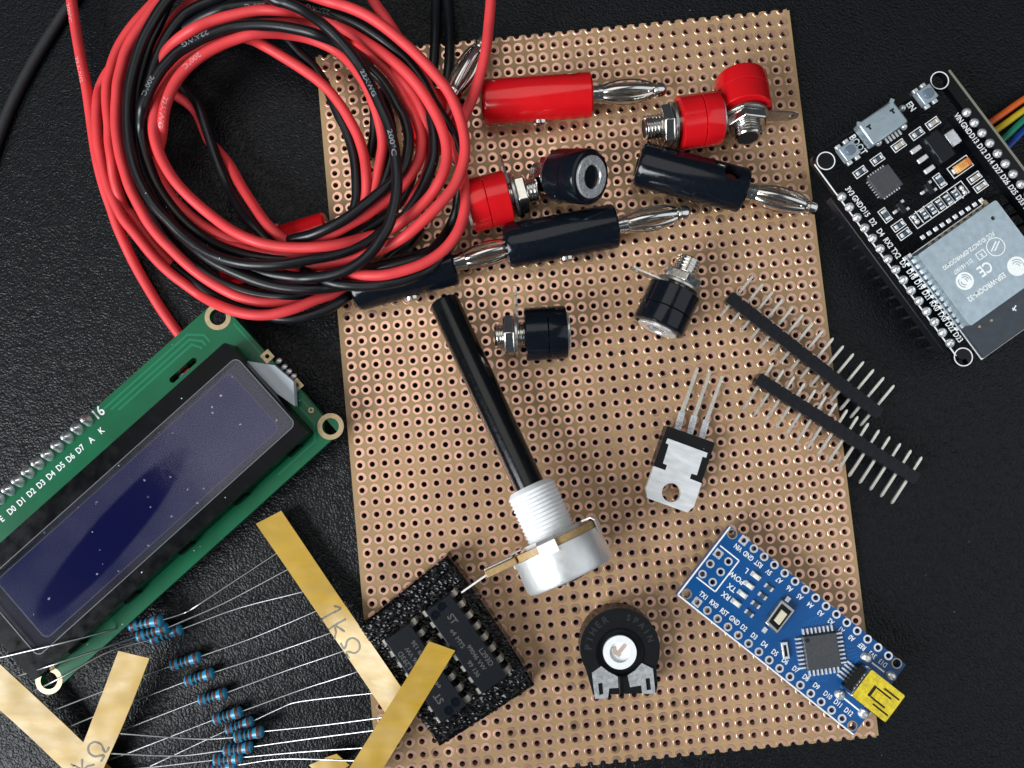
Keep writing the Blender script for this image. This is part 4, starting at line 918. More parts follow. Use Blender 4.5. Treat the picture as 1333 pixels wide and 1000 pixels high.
# copper tracks under the mask
def tracks(t, lines, z, w, m, name='trace'):
    for ln in lines:
        for q_i, (a, b) in enumerate(zip(ln, ln[1:])):
            an = math.atan2(b[1] - a[1], b[0] - a[0]); l = math.dist(a, b)
            MB().box((a[0] + b[0]) / 2, (a[1] + b[1]) / 2, z + 0.0016 * q_i, l + w, w, 0.03, an).build(name, m, t.o, 0)
for k in range(3):
    o_ = k * 1.05
    tracks(lcd, [[(xr_ - 31 + o_, yt_ - 1.3 - o_), (xr_ - 9.2 - o_ * .3, yt_ - 1.3 - o_), (xr_ - 6.8 - o_, yt_ - 3.6 - o_ * 0.7), (xr_ - 6.8 - o_, yt_ - 5.2)]], zl + 0.012 + 0.001 * k, 0.45, M_['green_trace'])
tracks(lcd, [[(xr_ - 2.2, yb_ + 9), (xr_ - 2.2, yb_ + 4.8), (xr_ - 4.5, yb_ + 2.0), (xr_ - 14, yb_ + 2.0)], [(xr_ - 0.9, yt_ - 6), (xr_ - 0.9, yb_ + 6.5)]], zl + 0.012, 0.4, M_['green_trace'])
# header row along the upper left edge
s0 = g2(114, 547); rowy = s0[1]
for k in range(11):
    x = s0[0] - 2.54 * k
    m_ = MB().turn([(zl + 0.01, 1.12), (zl + 0.35, 1.05), (zl + 0.9, 0.72), (zl + 1.8, 0.50), (zl + 2.1, 0.25)], 0, 0, 18, True).xf(Matrix.Translation((x, rowy, 0)) @ Matrix.Diagonal((0.92, 1.25, 1, 1)))
    m_.build('solder_joint', M_['tin'], lcd.o, 60)
MB().box(s0[0] - 19.05, rowy, zl - 2.9, 40.6, 2.5, 2.5).build('header_strip', M_['header_black'], lcd.o, 30, 0.2)
ua = 0.0
for s, p, sz in (('16', (128, 538), 2.9), ('A', (119, 573), 1.75), ('K', (132, 561), 1.75)):
    c_ = g2(*p); lettering(s, c_[0], c_[1], zl + 0.03, sz, ua, M_['ink_white'], lcd.o, 0.85)
dA = g2(104.5, 585)
for k, s in enumerate(('D7', 'D6', 'D5', 'D4', 'D3', 'D2', 'D1', 'D0', 'E')):
    lettering(s, dA[0] - 2.54 * k, dA[1], zl + 0.03, 1.75, 0, M_['ink_white'], lcd.o, 0.82)
# bezel, glass, film
zb = 12.4
bT, bR = g2(291.6, 445.6, zb), g2(402, 563, zb)
bx1 = (bT[0] + bR[0]) / 2; by1, by0 = bT[1], bR[1]; bx0 = g2(43, 889, zb)[0]; ym = (by0 + by1) / 2
fT, fR = g2(304.5, 467, zb), g2(388.5, 549.5, zb); fx1 = (fT[0] + fR[0]) / 2 ; fy1, fy0 = fT[1], fR[1]; fx0 = g2(46, 852, zb)[0]
wy0, wy1, wx0, wx1 = fy0 + 0.5, fy1 - 0.5, fx0 + 0.8, fx1 - 0.8
plate('bezel', rrect(bx0, by0, bx1, by1, 0.8, 4), [rrect(wx0, wy0, wx1, wy1, 0.6, 4)], zl + 0.02, zb - 0.25, M_['bezel'], lcd.o, 30, 0.5)
MB().box((wx0 + wx1) / 2, (wy0 + wy1) / 2, zb - 1.1, wx1 - wx0 - 0.05, wy1 - wy0 - 0.05, 0.8).build('glass', mat('lcd_glass', (0.010, 0.0095, 0.016), 0.12, spec=0.2, var=0.1), lcd.o, 30)
i0, i1 = g2(296, 486, zb), g2(363.5, 556.5, zb)
ix1 = (i0[0] + i1[0]) / 2; scr = rrect(wx0 + 2.2, i1[1], ix1, i0[1], 1.2, 6)
scr_m = mat('lcd_blue_cell', (0.004, 0.008, 0.072), 0.15, spec=0.2, var=0.25, vscale=60, col2=(0.013, 0.009, 0.070))
plate('screen', scr, [], zb - 0.69, zb - 0.66, scr_m, lcd.o, 0)
edge_out = rrect(wx0 + 2.0, i1[1] - 0.2, ix1 + 0.2, i0[1] + 0.2, 1.4, 6)
plate('screen_border', edge_out, [scr], zb - 0.69, zb - 0.64, mat('screen_line', (0.035, 0.035, 0.055), 0.3), lcd.o, 0)

def film_material():
    m = bpy.data.materials.new('protective_film'); m.use_nodes = True; N = m.node_tree.nodes; K = m.node_tree.links
    for n in list(N):
        if n.type != 'OUTPUT_MATERIAL': N.remove(n)
    out = N['Material Output']; tc = N.new('ShaderNodeTexCoord'); O = tc.outputs['Object']
    def nd(t, **k):
        n = N.new(t)
        for a, b in k.items(): setattr(n, a, b)
        return n
    def math_(op, a, b=None):
        n = nd('ShaderNodeMath', operation=op)
        for i, v in ((0, a), (1, b)):
            if v is None: continue
            if isinstance(v, (int, float)): n.inputs[i].default_value = v
            else: K.new(v, n.inputs[i])
        return n.outputs[0]
    # grey ceiling reflection painted into the film as a veil; dark ellipse left clear
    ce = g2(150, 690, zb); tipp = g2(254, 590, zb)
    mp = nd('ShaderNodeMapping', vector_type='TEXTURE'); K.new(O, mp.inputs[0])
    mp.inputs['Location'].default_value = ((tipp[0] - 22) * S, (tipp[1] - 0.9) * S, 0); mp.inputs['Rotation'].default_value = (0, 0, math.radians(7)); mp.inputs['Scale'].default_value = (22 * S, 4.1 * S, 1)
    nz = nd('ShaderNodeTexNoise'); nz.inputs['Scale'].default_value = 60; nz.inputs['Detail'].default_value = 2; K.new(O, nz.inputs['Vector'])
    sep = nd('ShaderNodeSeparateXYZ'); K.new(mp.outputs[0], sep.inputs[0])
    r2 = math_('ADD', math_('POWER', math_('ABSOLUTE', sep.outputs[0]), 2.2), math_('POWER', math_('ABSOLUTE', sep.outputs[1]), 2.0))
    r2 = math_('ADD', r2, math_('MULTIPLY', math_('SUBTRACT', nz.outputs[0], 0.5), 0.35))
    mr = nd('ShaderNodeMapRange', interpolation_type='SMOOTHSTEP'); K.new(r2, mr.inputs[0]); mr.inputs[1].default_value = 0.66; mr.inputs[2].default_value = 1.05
    refl_mask = mr.outputs[0]
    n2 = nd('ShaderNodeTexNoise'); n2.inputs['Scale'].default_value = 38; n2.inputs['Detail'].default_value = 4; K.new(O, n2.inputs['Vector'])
    refl_fac = math_('MULTIPLY', refl_mask, math_('ADD', math_('MULTIPLY', n2.outputs[0], 0.115), -0.035))
    # dust and scratches
    def dust(scale, rad, keep):
        w = nd('ShaderNodeTexNoise'); w.inputs['Scale'].default_value = scale * 1.5; K.new(O, w.inputs['Vector'])
        sc = nd('ShaderNodeVectorMath', operation='SCALE'); sc.inputs['Scale'].default_value = 0.6 / scale; K.new(w.outputs['Color'], sc.inputs[0])
        ad = nd('ShaderNodeVectorMath', operation='ADD'); K.new(O, ad.inputs[0]); K.new(sc.outputs[0], ad.inputs[1])
        v = nd('ShaderNodeTexVoronoi'); v.inputs['Scale'].default_value = scale; K.new(ad.outputs[0], v.inputs['Vector'])
        wn = nd('ShaderNodeTexWhiteNoise'); K.new(v.outputs['Position'], wn.inputs['Vector']); sp = nd('ShaderNodeSeparateColor'); K.new(wn.outputs['Color'], sp.inputs[0])
        return math_('MULTIPLY', math_('MULTIPLY', math_('LESS_THAN', v.outputs['Distance'], math_('MULTIPLY', sp.outputs[0], rad)), math_('GREATER_THAN', sp.outputs[1], keep)), sp.outputs[2])
    d = math_('MAXIMUM', math_('MULTIPLY', dust(900, 0.22, 0.93), 0.8), dust(420, 0.12, 0.55))
    fac = math_('MINIMUM', math_('MAXIMUM', refl_fac, math_('MULTIPLY', d, 0.85)), 1.0)
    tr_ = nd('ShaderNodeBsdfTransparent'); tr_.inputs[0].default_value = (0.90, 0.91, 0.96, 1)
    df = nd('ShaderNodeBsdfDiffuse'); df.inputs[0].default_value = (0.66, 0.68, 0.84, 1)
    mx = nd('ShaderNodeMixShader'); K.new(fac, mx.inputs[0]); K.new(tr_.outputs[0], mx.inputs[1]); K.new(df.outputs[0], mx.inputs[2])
    gl = nd('ShaderNodeBsdfGlossy'); gl.inputs['Color'].default_value = (1, 1, 1, 1)
    rr = nd('ShaderNodeMapRange'); K.new(refl_mask, rr.inputs[0]); rr.inputs[3].default_value = 0.07; rr.inputs[4].default_value = 0.12; K.new(rr.outputs[0], gl.inputs['Roughness'])
    bp = nd('ShaderNodeBump'); bp.inputs['Distance'].default_value = 0.0004; bp.inputs['Strength'].default_value = 0.4; K.new(n2.outputs[0], bp.inputs['Height']); K.new(bp.outputs[0], gl.inputs['Normal'])
    fr = nd('ShaderNodeFresnel'); fr.inputs[0].default_value = 1.25
    mx2 = nd('ShaderNodeMixShader'); K.new(fr.outputs[0], mx2.inputs[0]); K.new(mx.outputs[0], mx2.inputs[1]); K.new(gl.outputs[0], mx2.inputs[2])
    K.new(mx2.outputs[0], out.inputs['Surface']); return m
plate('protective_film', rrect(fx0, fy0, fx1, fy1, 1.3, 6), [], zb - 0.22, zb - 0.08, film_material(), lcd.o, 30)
fe = plate('film_edge', rrect(fx0 - .03, fy0 - .03, fx1 + .03, fy1 + .03, 1.3, 6), [rrect(fx0 + .12, fy0 + .12, fx1 - .12, fy1 - .12, 1.2, 6)], zb - 0.2, zb - 0.05, mat('film_edge', (0.14, 0.15, 0.165), 0.25), lcd.o, 0)
bl = [g2(*p, 9.4) for p in ((321, 470), (357, 475.5), (382, 497), (384, 529), (360, 512))]
plate('backlight_end', bl, [], zl + 0.6, zl + 2.4, M_['led_plate'], lcd.o, 30, 0.1)
for k in range(5):
    x = bx0 + 8 + k * 14
    for (yy, sg) in ((by1 + 0.15, 1), (by0 - 0.15, -1)): MB().box(x, yy, zl + 1.0, 3.2, 0.5, 2.0).build('bezel_tab', M_['bezel'], lcd.o, 30, 0.1)
ja = (xr_ - 15.0, yt_ - 6.1)
MB().box(ja[0] + 0.4, ja[1], zl - 2.6, 1.5, 1.0, 1.0).build('red_jumper', M_['j_red'], lcd.o, 30, 0.2)
MB().box(ja[0] - 1.0, ja[1], zl - 2.6, 1.3, 1.0, 1.0).build('white_jumper', M_['white_nylon'], lcd.o, 30, 0.2)
# adapter board it rests on (underneath)
MB().box(s0[0] - 19, ym + 3, 2.2, 41, 18, 1.6).build('adapter_board', M_['black_pcb'], lcd.o, 30)
for (x, y) in ((s0[0] - 2, ym + 8), (s0[0] - 36, ym + 8), (s0[0] - 2, ym - 4), (s0[0] - 36, ym - 4)):
    MB().box(x, y, 0.72, 3, 3, 1.42).build('foot', M_['header_black'], lcd.o, 30)

# ------------------------------------------------------------------ blue microcontroller board
zn = 6.0
nano = Thing('microcontroller_board', 'small blue microcontroller board with yellow covered socket, bottom right of the brown board', 'circuit board', W(1030, 821, BT), rotz(math.radians(-38.4)))
n2_ = lambda x, y, z=zn: nano.L2(x, y, z)
c1, c2, c3, c4 = n2_(949.6, 684), n2_(1178.6, 865), n2_(1111.3, 957.7), n2_(881.8, 775.3)
nx0, nx1 = (c1[0] + c4[0]) / 2, (c2[0] + c3[0]) / 2; ny1, ny0 = (c1[1] + c2[1]) / 2, (c3[1] + c4[1]) / 2
zl_ = zn - BT
up0, up1 = n2_(968, 703.6), n2_(1156.4, 853.7); lo0, lo1 = n2_(907.4, 784), n2_(1096, 935.4)
ups = [lerp2(up0, up1, k / 14) for k in range(15)]; los = [lerp2(lo0, lo1, k / 14) for k in range(15)]
z3 = lambda x, y: n2_(880 + x / 7.406, 680 + y / 7.406)
z4 = lambda x, y, z=zn: n2_(1020 + x / 5.263, 780 + y / 5.263, z)
icsp = [z3(*p) for p in ((407, 303), (505, 378), (330, 400), (430, 478), (255, 500), (353, 577))]
corn = [z3(543, 113), z3(103, 690), z4(775, 440), z4(470, 868)]
plate('circuit_board', [(nx0, ny0), (nx1, ny0), (nx1, ny1), (nx0, ny1)], [circ(*p, 0.50, 14) for p in ups + los + icsp] + [circ(*p, 0.78, 18) for p in corn], zl_ - 1.6, zl_, M_['blue_pcb'], nano.o, 30)
def pad_ring(p, r, square=False):
    o_ = rrect(p[0] - r, p[1] - r, p[0] + r, p[1] + r, 0.05, 1) if square else circ(*p, r, 22)
    return o_
for i, p in enumerate(ups + los): plate('pad', pad_ring(p, 0.84, i in (0, 15)), [circ(*p, 0.51, 14)], zl_ + 0.003, zl_ + 0.06, M_['tin'], nano.o, 30)
for i, p in enumerate(icsp): plate('pad', pad_ring(p, 0.84, i == 0), [circ(*p, 0.51, 14)], zl_ + 0.003, zl_ + 0.06, M_['tin'], nano.o, 30)
for p in corn: plate('corner_ring', circ(*p, 1.02, 24), [circ(*p, 0.80, 18)], zl_ + 0.003, zl_ + 0.06, M_['gold_ring'], nano.o, 30)
wm = M_['ink_white']
def line(t, a, b, w, z, m, name='silkscreen_line'):
    an = math.atan2(b[1] - a[1], b[0] - a[0]); MB().box((a[0] + b[0]) / 2, (a[1] + b[1]) / 2, z, math.dist(a, b), w, 0.03, an).build(name, m, t.o, 0)
e_ = 0.14
for a, b in (((nx0 + e_, ny0 + e_), (nx1, ny0 + e_)), ((nx0 + e_, ny0 + e_), (nx0 + e_, ny1 - e_))): line(nano, a, b, 0.30, zl_ + 0.02, wm)
bxp = [z3(*p) for p in ((425, 225), (608, 370), (378, 670), (198, 530))]
for a, b in zip(bxp, bxp[1:]): line(nano, a, b, 0.26, zl_ + 0.02, wm)
ta = z4(415, 680); tb_ = z4(520, 765); line(nano, ta, tb_, 0.3, zl_ + 0.02, wm); line(nano, z4(605, 435), z4(690, 500), 0.3, zl_ + 0.02, wm)
ux = (up1[0] - up0[0]) / 14
for k, s in enumerate(('TX1', 'RX0', 'RST', 'GND', 'D2', 'D3', 'D4', 'D5', 'D6', 'D7', 'D8', 'D9', 'D10', 'D11', 'D12')):
    lettering(s, los[k][0] + (0.25 if len(s) == 3 else 0), los[k][1] + 1.75, zl_ + 0.03, 1.42, 0, wm, nano.o, 0.72)
for k, s in enumerate(('VIN', 'GND', 'RST', '5V', 'A7', 'A6', 'A5', 'A4', 'A3', 'A2', 'A1', 'A0', 'REF', '3V3', 'D13')):
    lettering(s, ups[k][0], ups[k][1] - 1.75, zl_ + 0.03, 1.42, math.pi, wm, nano.o, 0.72)
for s, p in (('L', (680, 465)), ('POW', (588, 535)), ('TX', (538, 630)), ('RX', (483, 708))):
    c_ = z3(*p); lettering(s, c_[0], c_[1], zl_ + 0.03, 1.52, math.pi, wm, nano.o, 0.9)
for p in ((765, 515), (700, 605), (637, 690), (575, 775)):
    c_ = z3(*p); l_ = MB(); l_.box(c_[0], c_[1], zl_ + 0.12, 2.2, 1.0, 0.22); b_ = l_.build('indicator_led', M_['tin'], nano.o, 30, 0.05)
    MB().box(c_[0] + 0.1, c_[1], zl_ + 0.42, 1.35, 0.95, 0.38, 0, 0.1).build('lens', M_['led_white'], b_, 30, 0.1)
for p in ((890, 625), (828, 707), (763, 790), (700, 875)):
    c_ = z3(*p); b_ = MB().box(c_[0], c_[1], zl_ + 0.2, 1.5, 0.80, 0.36).build('chip_resistor', M_['ceramic_black'], nano.o, 30, 0.04)
    for s_ in (-1, 1): MB().box(c_[0] + s_ * 0.72, c_[1], zl_ + 0.2, 0.42, 0.86, 0.42).build('end_cap', M_['tin'], b_, 30, 0.04)
# reset button (tilted to the board's axis as on the photo)
bb = [n2_(x, y) for x, y in ((1015, 778), (1032.6, 792.7), (1008.9, 824), (992.9, 808.9))]
bc = (sum(p[0] for p in bb) / 4, sum(p[1] for p in bb) / 4)
bt_ = MB().hull([(p[0], p[1], zl_) for p in bb[::-1]], [(bc[0] + (p[0] - bc[0]) * .97, bc[1] + (p[1] - bc[1]) * .97, zl_ + 1.3) for p in bb[::-1]]).build('reset_button', M_['steel'], nano.o, 30, 0.15)
MB().hull([(bc[0] + (p[0] - bc[0]) * .74, bc[1] + (p[1] - bc[1]) * .78, zl_ + 1.29) for p in bb[::-1]], [(bc[0] + (p[0] - bc[0]) * .66, bc[1] + (p[1] - bc[1]) * .70, zl_ + 1.42) for p in bb[::-1]]).build('button_frame', M_['black_matte'], bt_, 30)
MB().hull([(bc[0] + (p[0] - bc[0]) * .42, bc[1] + (p[1] - bc[1]) * .46, zl_ + 1.40) for p in bb[::-1]], [(bc[0] + (p[0] - bc[0]) * .40, bc[1] + (p[1] - bc[1]) * .44, zl_ + 1.85) for p in bb[::-1]]).build('plunger', M_['cream'], bt_, 30, 0.08)
for p in ((1025, 780), (995, 820)):
    c_ = n2_(*p); MB().box(c_[0], c_[1], zl_ + 0.15, 0.9, 1.1, 0.26).build('button_foot', M_['tin'], bt_, 30, 0.05)
# resonator
r_a = n2_(1021, 846); an_r = math.radians(38.4 + 8)
rs_ = MB().box(r_a[0], r_a[1], zl_ + 0.35, 1.25, 3.3, 0.66, an_r).build('resonator', M_['tin'], nano.o, 30, 0.08)
MB().box(r_a[0], r_a[1], zl_ + 0.70, 0.55, 2.2, 0.04, an_r).build('resonator_lid', M_['black_matte'], rs_, 0)
# main chip
mc = n2_(1067.7, 846.5); ma = math.radians(7.8 + 38.4); ca, sa = math.cos(ma), math.sin(ma)
chip = MB().box(mc[0], mc[1], zl_ + 0.65, 6.7, 6.7, 0.95, ma, 0.12).build('main_chip', M_['ic_grey'], nano.o, 30, 0.08)
dp = (mc[0] + (-2.55 * ca - 2.55 * sa), mc[1] + (-2.55 * sa + 2.55 * ca)); MB().turn([(zl_ + 1.126, 0.45), (zl_ + 1.14, 0.43)], dp[0], dp[1], 20).build('pin_one_dot', M_['dark'], chip, 0)
for side in range(4):
    b_ = ma + side * math.pi / 2; cb_, sb_ = math.cos(b_), math.sin(b_)
    for k in range(8):
        u = (k - 3.5) * 0.80; v = 4.0
        MB().box(mc[0] + v * cb_ - u * sb_, mc[1] + v * sb_ + u * cb_, zl_ + 0.22, 1.25, 0.42, 0.40, b_, 0.06).build('chip_lead', M_['tin'], chip, 30)
lettering('AVR', mc[0] - 0.9 * sa, mc[1] + 0.9 * ca, zl_ + 1.135, 1.3, ma, M_['ic_print'], chip); lettering('328P-AU', mc[0], mc[1], zl_ + 1.135, 1.05, ma, M_['ic_print'], chip)
# tracks
for k in range(7):
    a = n2_(1046 + k * 5.2, 816 - k * 1.2); tracks(nano, [[a, (a[0] - 0.2 - 0.5 * k * .2, a[1] + 1.2 + 0.25 * k), (a[0] + 0.6, a[1] + 2.2 + 0.25 * k)]], zl_ + 0.012, 0.16, M_['blue_trace'])
for k in range(6):
    a = n2_(1056 + k * 5.0, 880 - k * 1.0); tracks(nano, [[a, (a[0] + 0.3, a[1] - 1.0 - 0.2 * k), (a[0] - 0.5, a[1] - 2.2)]], zl_ + 0.012, 0.16, M_['blue_trace'])
for k in range(5):
    a = n2_(1097, 834 + k * 6); tracks(nano, [[a, (a[0] + 1.4, a[1] - 0.3), (a[0] + 2.4, a[1] + 0.7 + 0.3 * k)]], zl_ + 0.012, 0.16, M_['blue_trace'])
# socket with yellow film
zu = zn + 3.9
uq = [n2_(x, y, zu) for x, y in ((1132, 870), (1180.6, 905.4), (1151, 942.5), (1110, 906))]
ux0 = (uq[0][0] + uq[3][0]) / 2; ux1 = (uq[1][0] + uq[2][0]) / 2; uy1 = (uq[0][1] + uq[1][1]) / 2; uy0 = (uq[2][1] + uq[3][1]) / 2
us = MB().box((ux0 + ux1) / 2, (uy0 + uy1) / 2, zl_ + 1.95, ux1 - ux0, uy1 - uy0, 3.86).build('socket_shell', M_['nickel'], nano.o, 30, 0.35)
um = (uy0 + uy1) / 2
lx = ux1 - ux0
slots = [rrect(ux0 + lx * .50, um + 1.65, ux1 - 0.5, um + 2.0, .12, 2), rrect(ux0 + lx * .50, um - 2.0, ux1 - 0.5, um - 1.65, .12, 2), rrect(ux0 + lx * .28, um - 1.2, ux0 + lx * .36, um + 1.2, .1, 2),
         rrect(ux0 + lx * .36 + .01, um + 0.85, ux0 + lx * .78, um + 1.2, .1, 2), rrect(ux0 + lx * .36 + .01, um - 1.2, ux0 + lx * .78, um - 0.85, .1, 2)]
plate('yellow_film', rrect(ux0 + .12, uy0 + .12, ux1 - .12, uy1 - .12, 0.3, 3), slots, zl_ + 3.885, zl_ + 3.97, M_['kapton'], us, 30)
for sl in slots: plate('slot', sl, [], zl_ + 3.882, zl_ + 3.90, M_['dark'], us, 0)
for yy in (um + 1.43, um - 1.43):
    MB().box(ux0 + lx * .62, yy, zl_ + 3.99, lx * .34, 0.36, 0.10, 0, 0.05).build('spring_tongue', M_['kapton'], us, 30, 0.04)
MB().box(ux0 + lx * .50, um, zl_ + 4.0, lx * .16, 1.1, 0.12, 0, 0.08).build('spring_tongue', M_['kapton'], us, 30, 0.04)
for p in ((565, 400), (735, 525), (385, 655), (545, 785)):
    c_ = z4(*p); MB().blob(c_[0], c_[1], zl_, 1.15, 0.95, 0.75, 12, 5, 0).build('solder_joint', M_['tin'], nano.o, 60)
MB().box(ux0 - 0.35, um, zl_ + 0.9, 1.0, uy1 - uy0 - 1.2, 1.7).build('socket_rear', M_['black_matte'], us, 30, 0.1)
for k in range(5):
    MB().box(ux0 - 1.7, um + (k - 2) * 0.80, zl_ + 0.14, 1.7, 0.38, 0.26, 0).build('socket_lead', M_['tin'], us, 30, 0.04)
MB().box(nx1 - 9, (ny0 + ny1) / 2, (zl_ - 1.6) / 2, 9, 5, zl_ - 1.62).build('underside_chip', M_['ic'], nano.o, 30)
MB().box(nx0 + 12, (ny0 + ny1) / 2, (zl_ - 1.6) / 2, 5, 4, zl_ - 1.62).build('underside_regulator', M_['ic'], nano.o, 30)

# ------------------------------------------------------------------ black wireless board
ze = 8.6
esp = Thing('wireless_board', 'black wireless development board with silver shielded module at the right edge', 'circuit board', W(1220, 300, 0), rotz(math.radians(-55.0)))
e0 = lambda x, y, z=ze: esp.L2(x, y, z)
e1 = lambda x, y, z=ze: e0(1033 + x / 4.443, 70 + y / 4.443, z)
e2 = lambda x, y, z=ze: e0(1033 + x / 7.406, 80 + y / 7.406, z)
e3 = lambda x, y, z=ze: e0(1153 + x / 7.406, 160 + y / 7.406, z)
e5 = lambda x, y, z=ze: e0(1180 + x / 8.69, 250 + y / 8.69, z)
e6 = lambda x, y, z=ze: e0(1180 + x / 7.405, 350 + y / 7.405, z)
zE = ze
rowL = [e0(1098.3 + 9.69 * k, 254.6 + 13.86 * k) for k in range(15)]; rowR = [e0(1261.5 + 9.69 * k, 144.3 + 13.86 * k) for k in range(15)]
yL = sum(p[1] for p in rowL) / 15; yR = sum(p[1] for p in rowR) / 15; x0L = rowL[0][0]; x0R = rowR[0][0]
oa, ob, oc, od = e0(1059.5, 212), e0(1108, 169), e0(1223, 88), e0(1239.5, 95.5)
bot = e0(1244.6, 476)
yA, yB = oa[1], od[1]; xA = min(e1(330, 440)[0], e1(640, 235)[0]); xEnd = bot[0]
hl, hr_, hb_ = e1(187, 620), e1(845, 155), e6(548, 850)
outl = rrect(xA, yA - 0.0, xEnd, yB, 1.2, 4)
hbr = (hb_[0], yB - (hb_[1] - yA))
mh = [circ(*h, 1.62, 28) for h in (hl, hr_, hb_, hbr)]
plate('circuit_board', outl, mh, zE - 1.6, zE, M_['black_pcb'], esp.o, 30, 0.05)
for h in (hl, hr_, hb_, hbr): plate('mounting_ring', circ(*h, 1.86, 32), [circ(*h, 1.66, 28)], zE + 0.003, zE + 0.04, M_['ink_white'], esp.o, 30)
MB().box((xA + xEnd) / 2, yA - 0.02, zE - 0.16, xEnd - xA - 3, 0.10, 0.36).build('board_edge', M_['ink_white'], esp.o, 0)
MB().box((xA + xEnd) / 2, yB - 0.12, zE - 0.30, xEnd - xA - 3, 0.50, 0.62).build('board_edge', M_['pcb_edge'], esp.o, 0)
pin_src = None
for row, yy, xs in (('l', yL, x0L), ('r', yR, x0R)):
    MB().box(xs + 7 * 2.54, yy, zE - 2.9, 38.1, 2.4, 2.5).build('header_strip', M_['header_black'], esp.o, 30, 0.2)
    for k in range(15):
        x = xs + 2.54 * k
        MB().blob(x, yy, zE, 0.92, 0.92, 0.85, 14, 5, 0).build('solder_joint', M_['tin'], esp.o, 60)
        MB().box(x, yy, (zE - 4.2) / 2, 0.5, 0.5, zE - 4.3).build('pin', M_['dark_pin'], esp.o, 0)
for k, s in enumerate(('3V3', 'GND', 'D15', 'D2', 'D4', 'RX2', 'TX2', 'D5', 'D18', 'D19', 'D21', 'RX0', 'TX0', 'D22', 'D23')):
    lettering(s, x0L + 2.54 * k, yL + 1.95, zE + 0.03, 1.62, 0, wm, esp.o, 0.74)
for k, s in enumerate(('VIN', 'GND', 'D13', 'D12', 'D14', 'D27', 'D26', 'D25', 'D33', 'D32', 'D35', 'D34', 'VN', 'VP', 'EN')):
    lettering(s, x0R + 2.54 * k, yR - 1.95, zE + 0.03, 1.62, 0, wm, esp.o, 0.74)
c_ = e2(620, 805); lettering('BOOT', c_[0], c_[1], zE + 0.03, 2.0, 0, wm, esp.o, 0.8)
c_ = e2(1130, 437); lettering('EN', c_[0], c_[1], zE + 0.03, 1.9, 0, wm, esp.o, 0.8)
# micro socket
zus = ze + 2.6
uc = [e2(x, y, zus) for x, y in ((630, 590), (960, 370), (1112, 580), (760, 820))]
vx0 = (uc[0][0] + uc[1][0]) / 2; vx1 = (uc[2][0] + uc[3][0]) / 2; vy0 = (uc[0][1] + uc[3][1]) / 2; vy1 = (uc[1][1] + uc[2][1]) / 2
ush = MB().box((vx0 + vx1) / 2, (vy0 + vy1) / 2, zE + 1.33, vx1 - vx0, vy1 - vy0, 2.6).build('micro_socket', M_['shield'], esp.o, 30, 0.35)
for p in ((725, 630), (950, 475)):
    c_ = e2(*p, zus); MB().box(c_[0] - .15, c_[1], zE + 2.64, 0.35, 1.0, 0.03).build('latch_slot', M_['dark'], ush, 0); MB().box(c_[0] + .3, c_[1], zE + 2.64, 0.8, 0.4, 0.028).build('latch_slot', M_['dark'], ush, 0)
for p in ((665, 715), (1045, 455), (815, 785), (1060, 630)):
    c_ = e2(*p); MB().blob(c_[0], c_[1], zE, 0.75, 0.7, 0.8, 12, 5, 0).build('solder_joint', M_['tin'], esp.o, 60)
for k in range(5):
    a = e2(895 + 31 * k, 770 - 20.5 * k); MB().box(a[0], a[1], zE + 0.15, 1.1, 0.36, 0.26).build('socket_lead', M_['tin'], ush, 0)
for s_ in (0, 1): MB().box(vx0 + 0.1, vy0 + 0.2 if s_ == 0 else vy1 - 0.2, zE + 2.5, 0.8, 0.7, 0.25, math.radians(35 if s_ else -35)).build('shell_flare', M_['shield'], ush, 30)
# push buttons
for p in ((512, 885), (1255, 345)):
    c_ = e2(p[0] + 0, p[1]); b_ = MB().box(c_[0], c_[1], zE + 0.75, 3.3, 3.5, 1.45, 0, 0.1).build('push_button', M_['shield'], esp.o, 30, 0.15)
    for sx_ in (-1, 1):
        for sy_ in (-1, 1): MB().box(c_[0] + sx_ * 1.95, c_[1] + sy_ * 0.95, zE + 0.35, 0.8, 1.0, 0.66).build('button_foot', M_['tin'], b_, 30, 0.08)
    MB().turn([(zE + 1.44, 0.98), (zE + 1.95, 0.95), (zE + 2.05, 0.82), (zE + 2.06, 0.05)], c_[0], c_[1], 28).build('plunger', M_['button_grey'], b_, 30)
def smd(p, l, w, h, ang, body, box=True, conv=e3, name='chip_capacitor'):
    c = conv(*p); b_ = MB().box(c[0], c[1], zE + h / 2 + 0.02, l, w, h, ang).build(name, body, esp.o, 30, 0.04)
    ca_, sa_ = math.cos(ang), math.sin(ang)
    for s_ in (-1, 1): MB().box(c[0] + s_ * l * .42 * ca_, c[1] + s_ * l * .42 * sa_, zE + h / 2 + 0.02, l * .30, w * 1.06, h * 1.08, ang).build('end_cap', M_['tin'], b_, 30, 0.04)
    if box: frame_box(c, l + 1.0, w + 0.8, ang)
def frame_box(c, l, w, ang):
    ca_, sa_ = math.cos(ang), math.sin(ang); q = lambda u, v: (c[0] + u * ca_ - v * sa_, c[1] + u * sa_ + v * ca_)
    pts = [q(-l / 2, -w / 2), q(l / 2, -w / 2), q(l / 2, w / 2), q(-l / 2, w / 2)]
    ins = [q(-l / 2 + .16, -w / 2 + .16), q(l / 2 - .16, -w / 2 + .16), q(l / 2 - .16, w / 2 - .16), q(-l / 2 + .16, w / 2 - .16)]
    plate('silkscreen_box', pts, [ins], zE + 0.005, zE + 0.03, wm, esp.o, 0)
HX = math.pi / 2                       # along the short side of the board
smd((125, 220), 1.9, 0.9, 0.5, HX, M_['ceramic_tan']); smd((300, 105), 1.9, 0.9, 0.5, HX, M_['ceramic_black']); smd((455, 5), 1.9, 0.9, 0.5, HX, M_['ceramic_tan'])
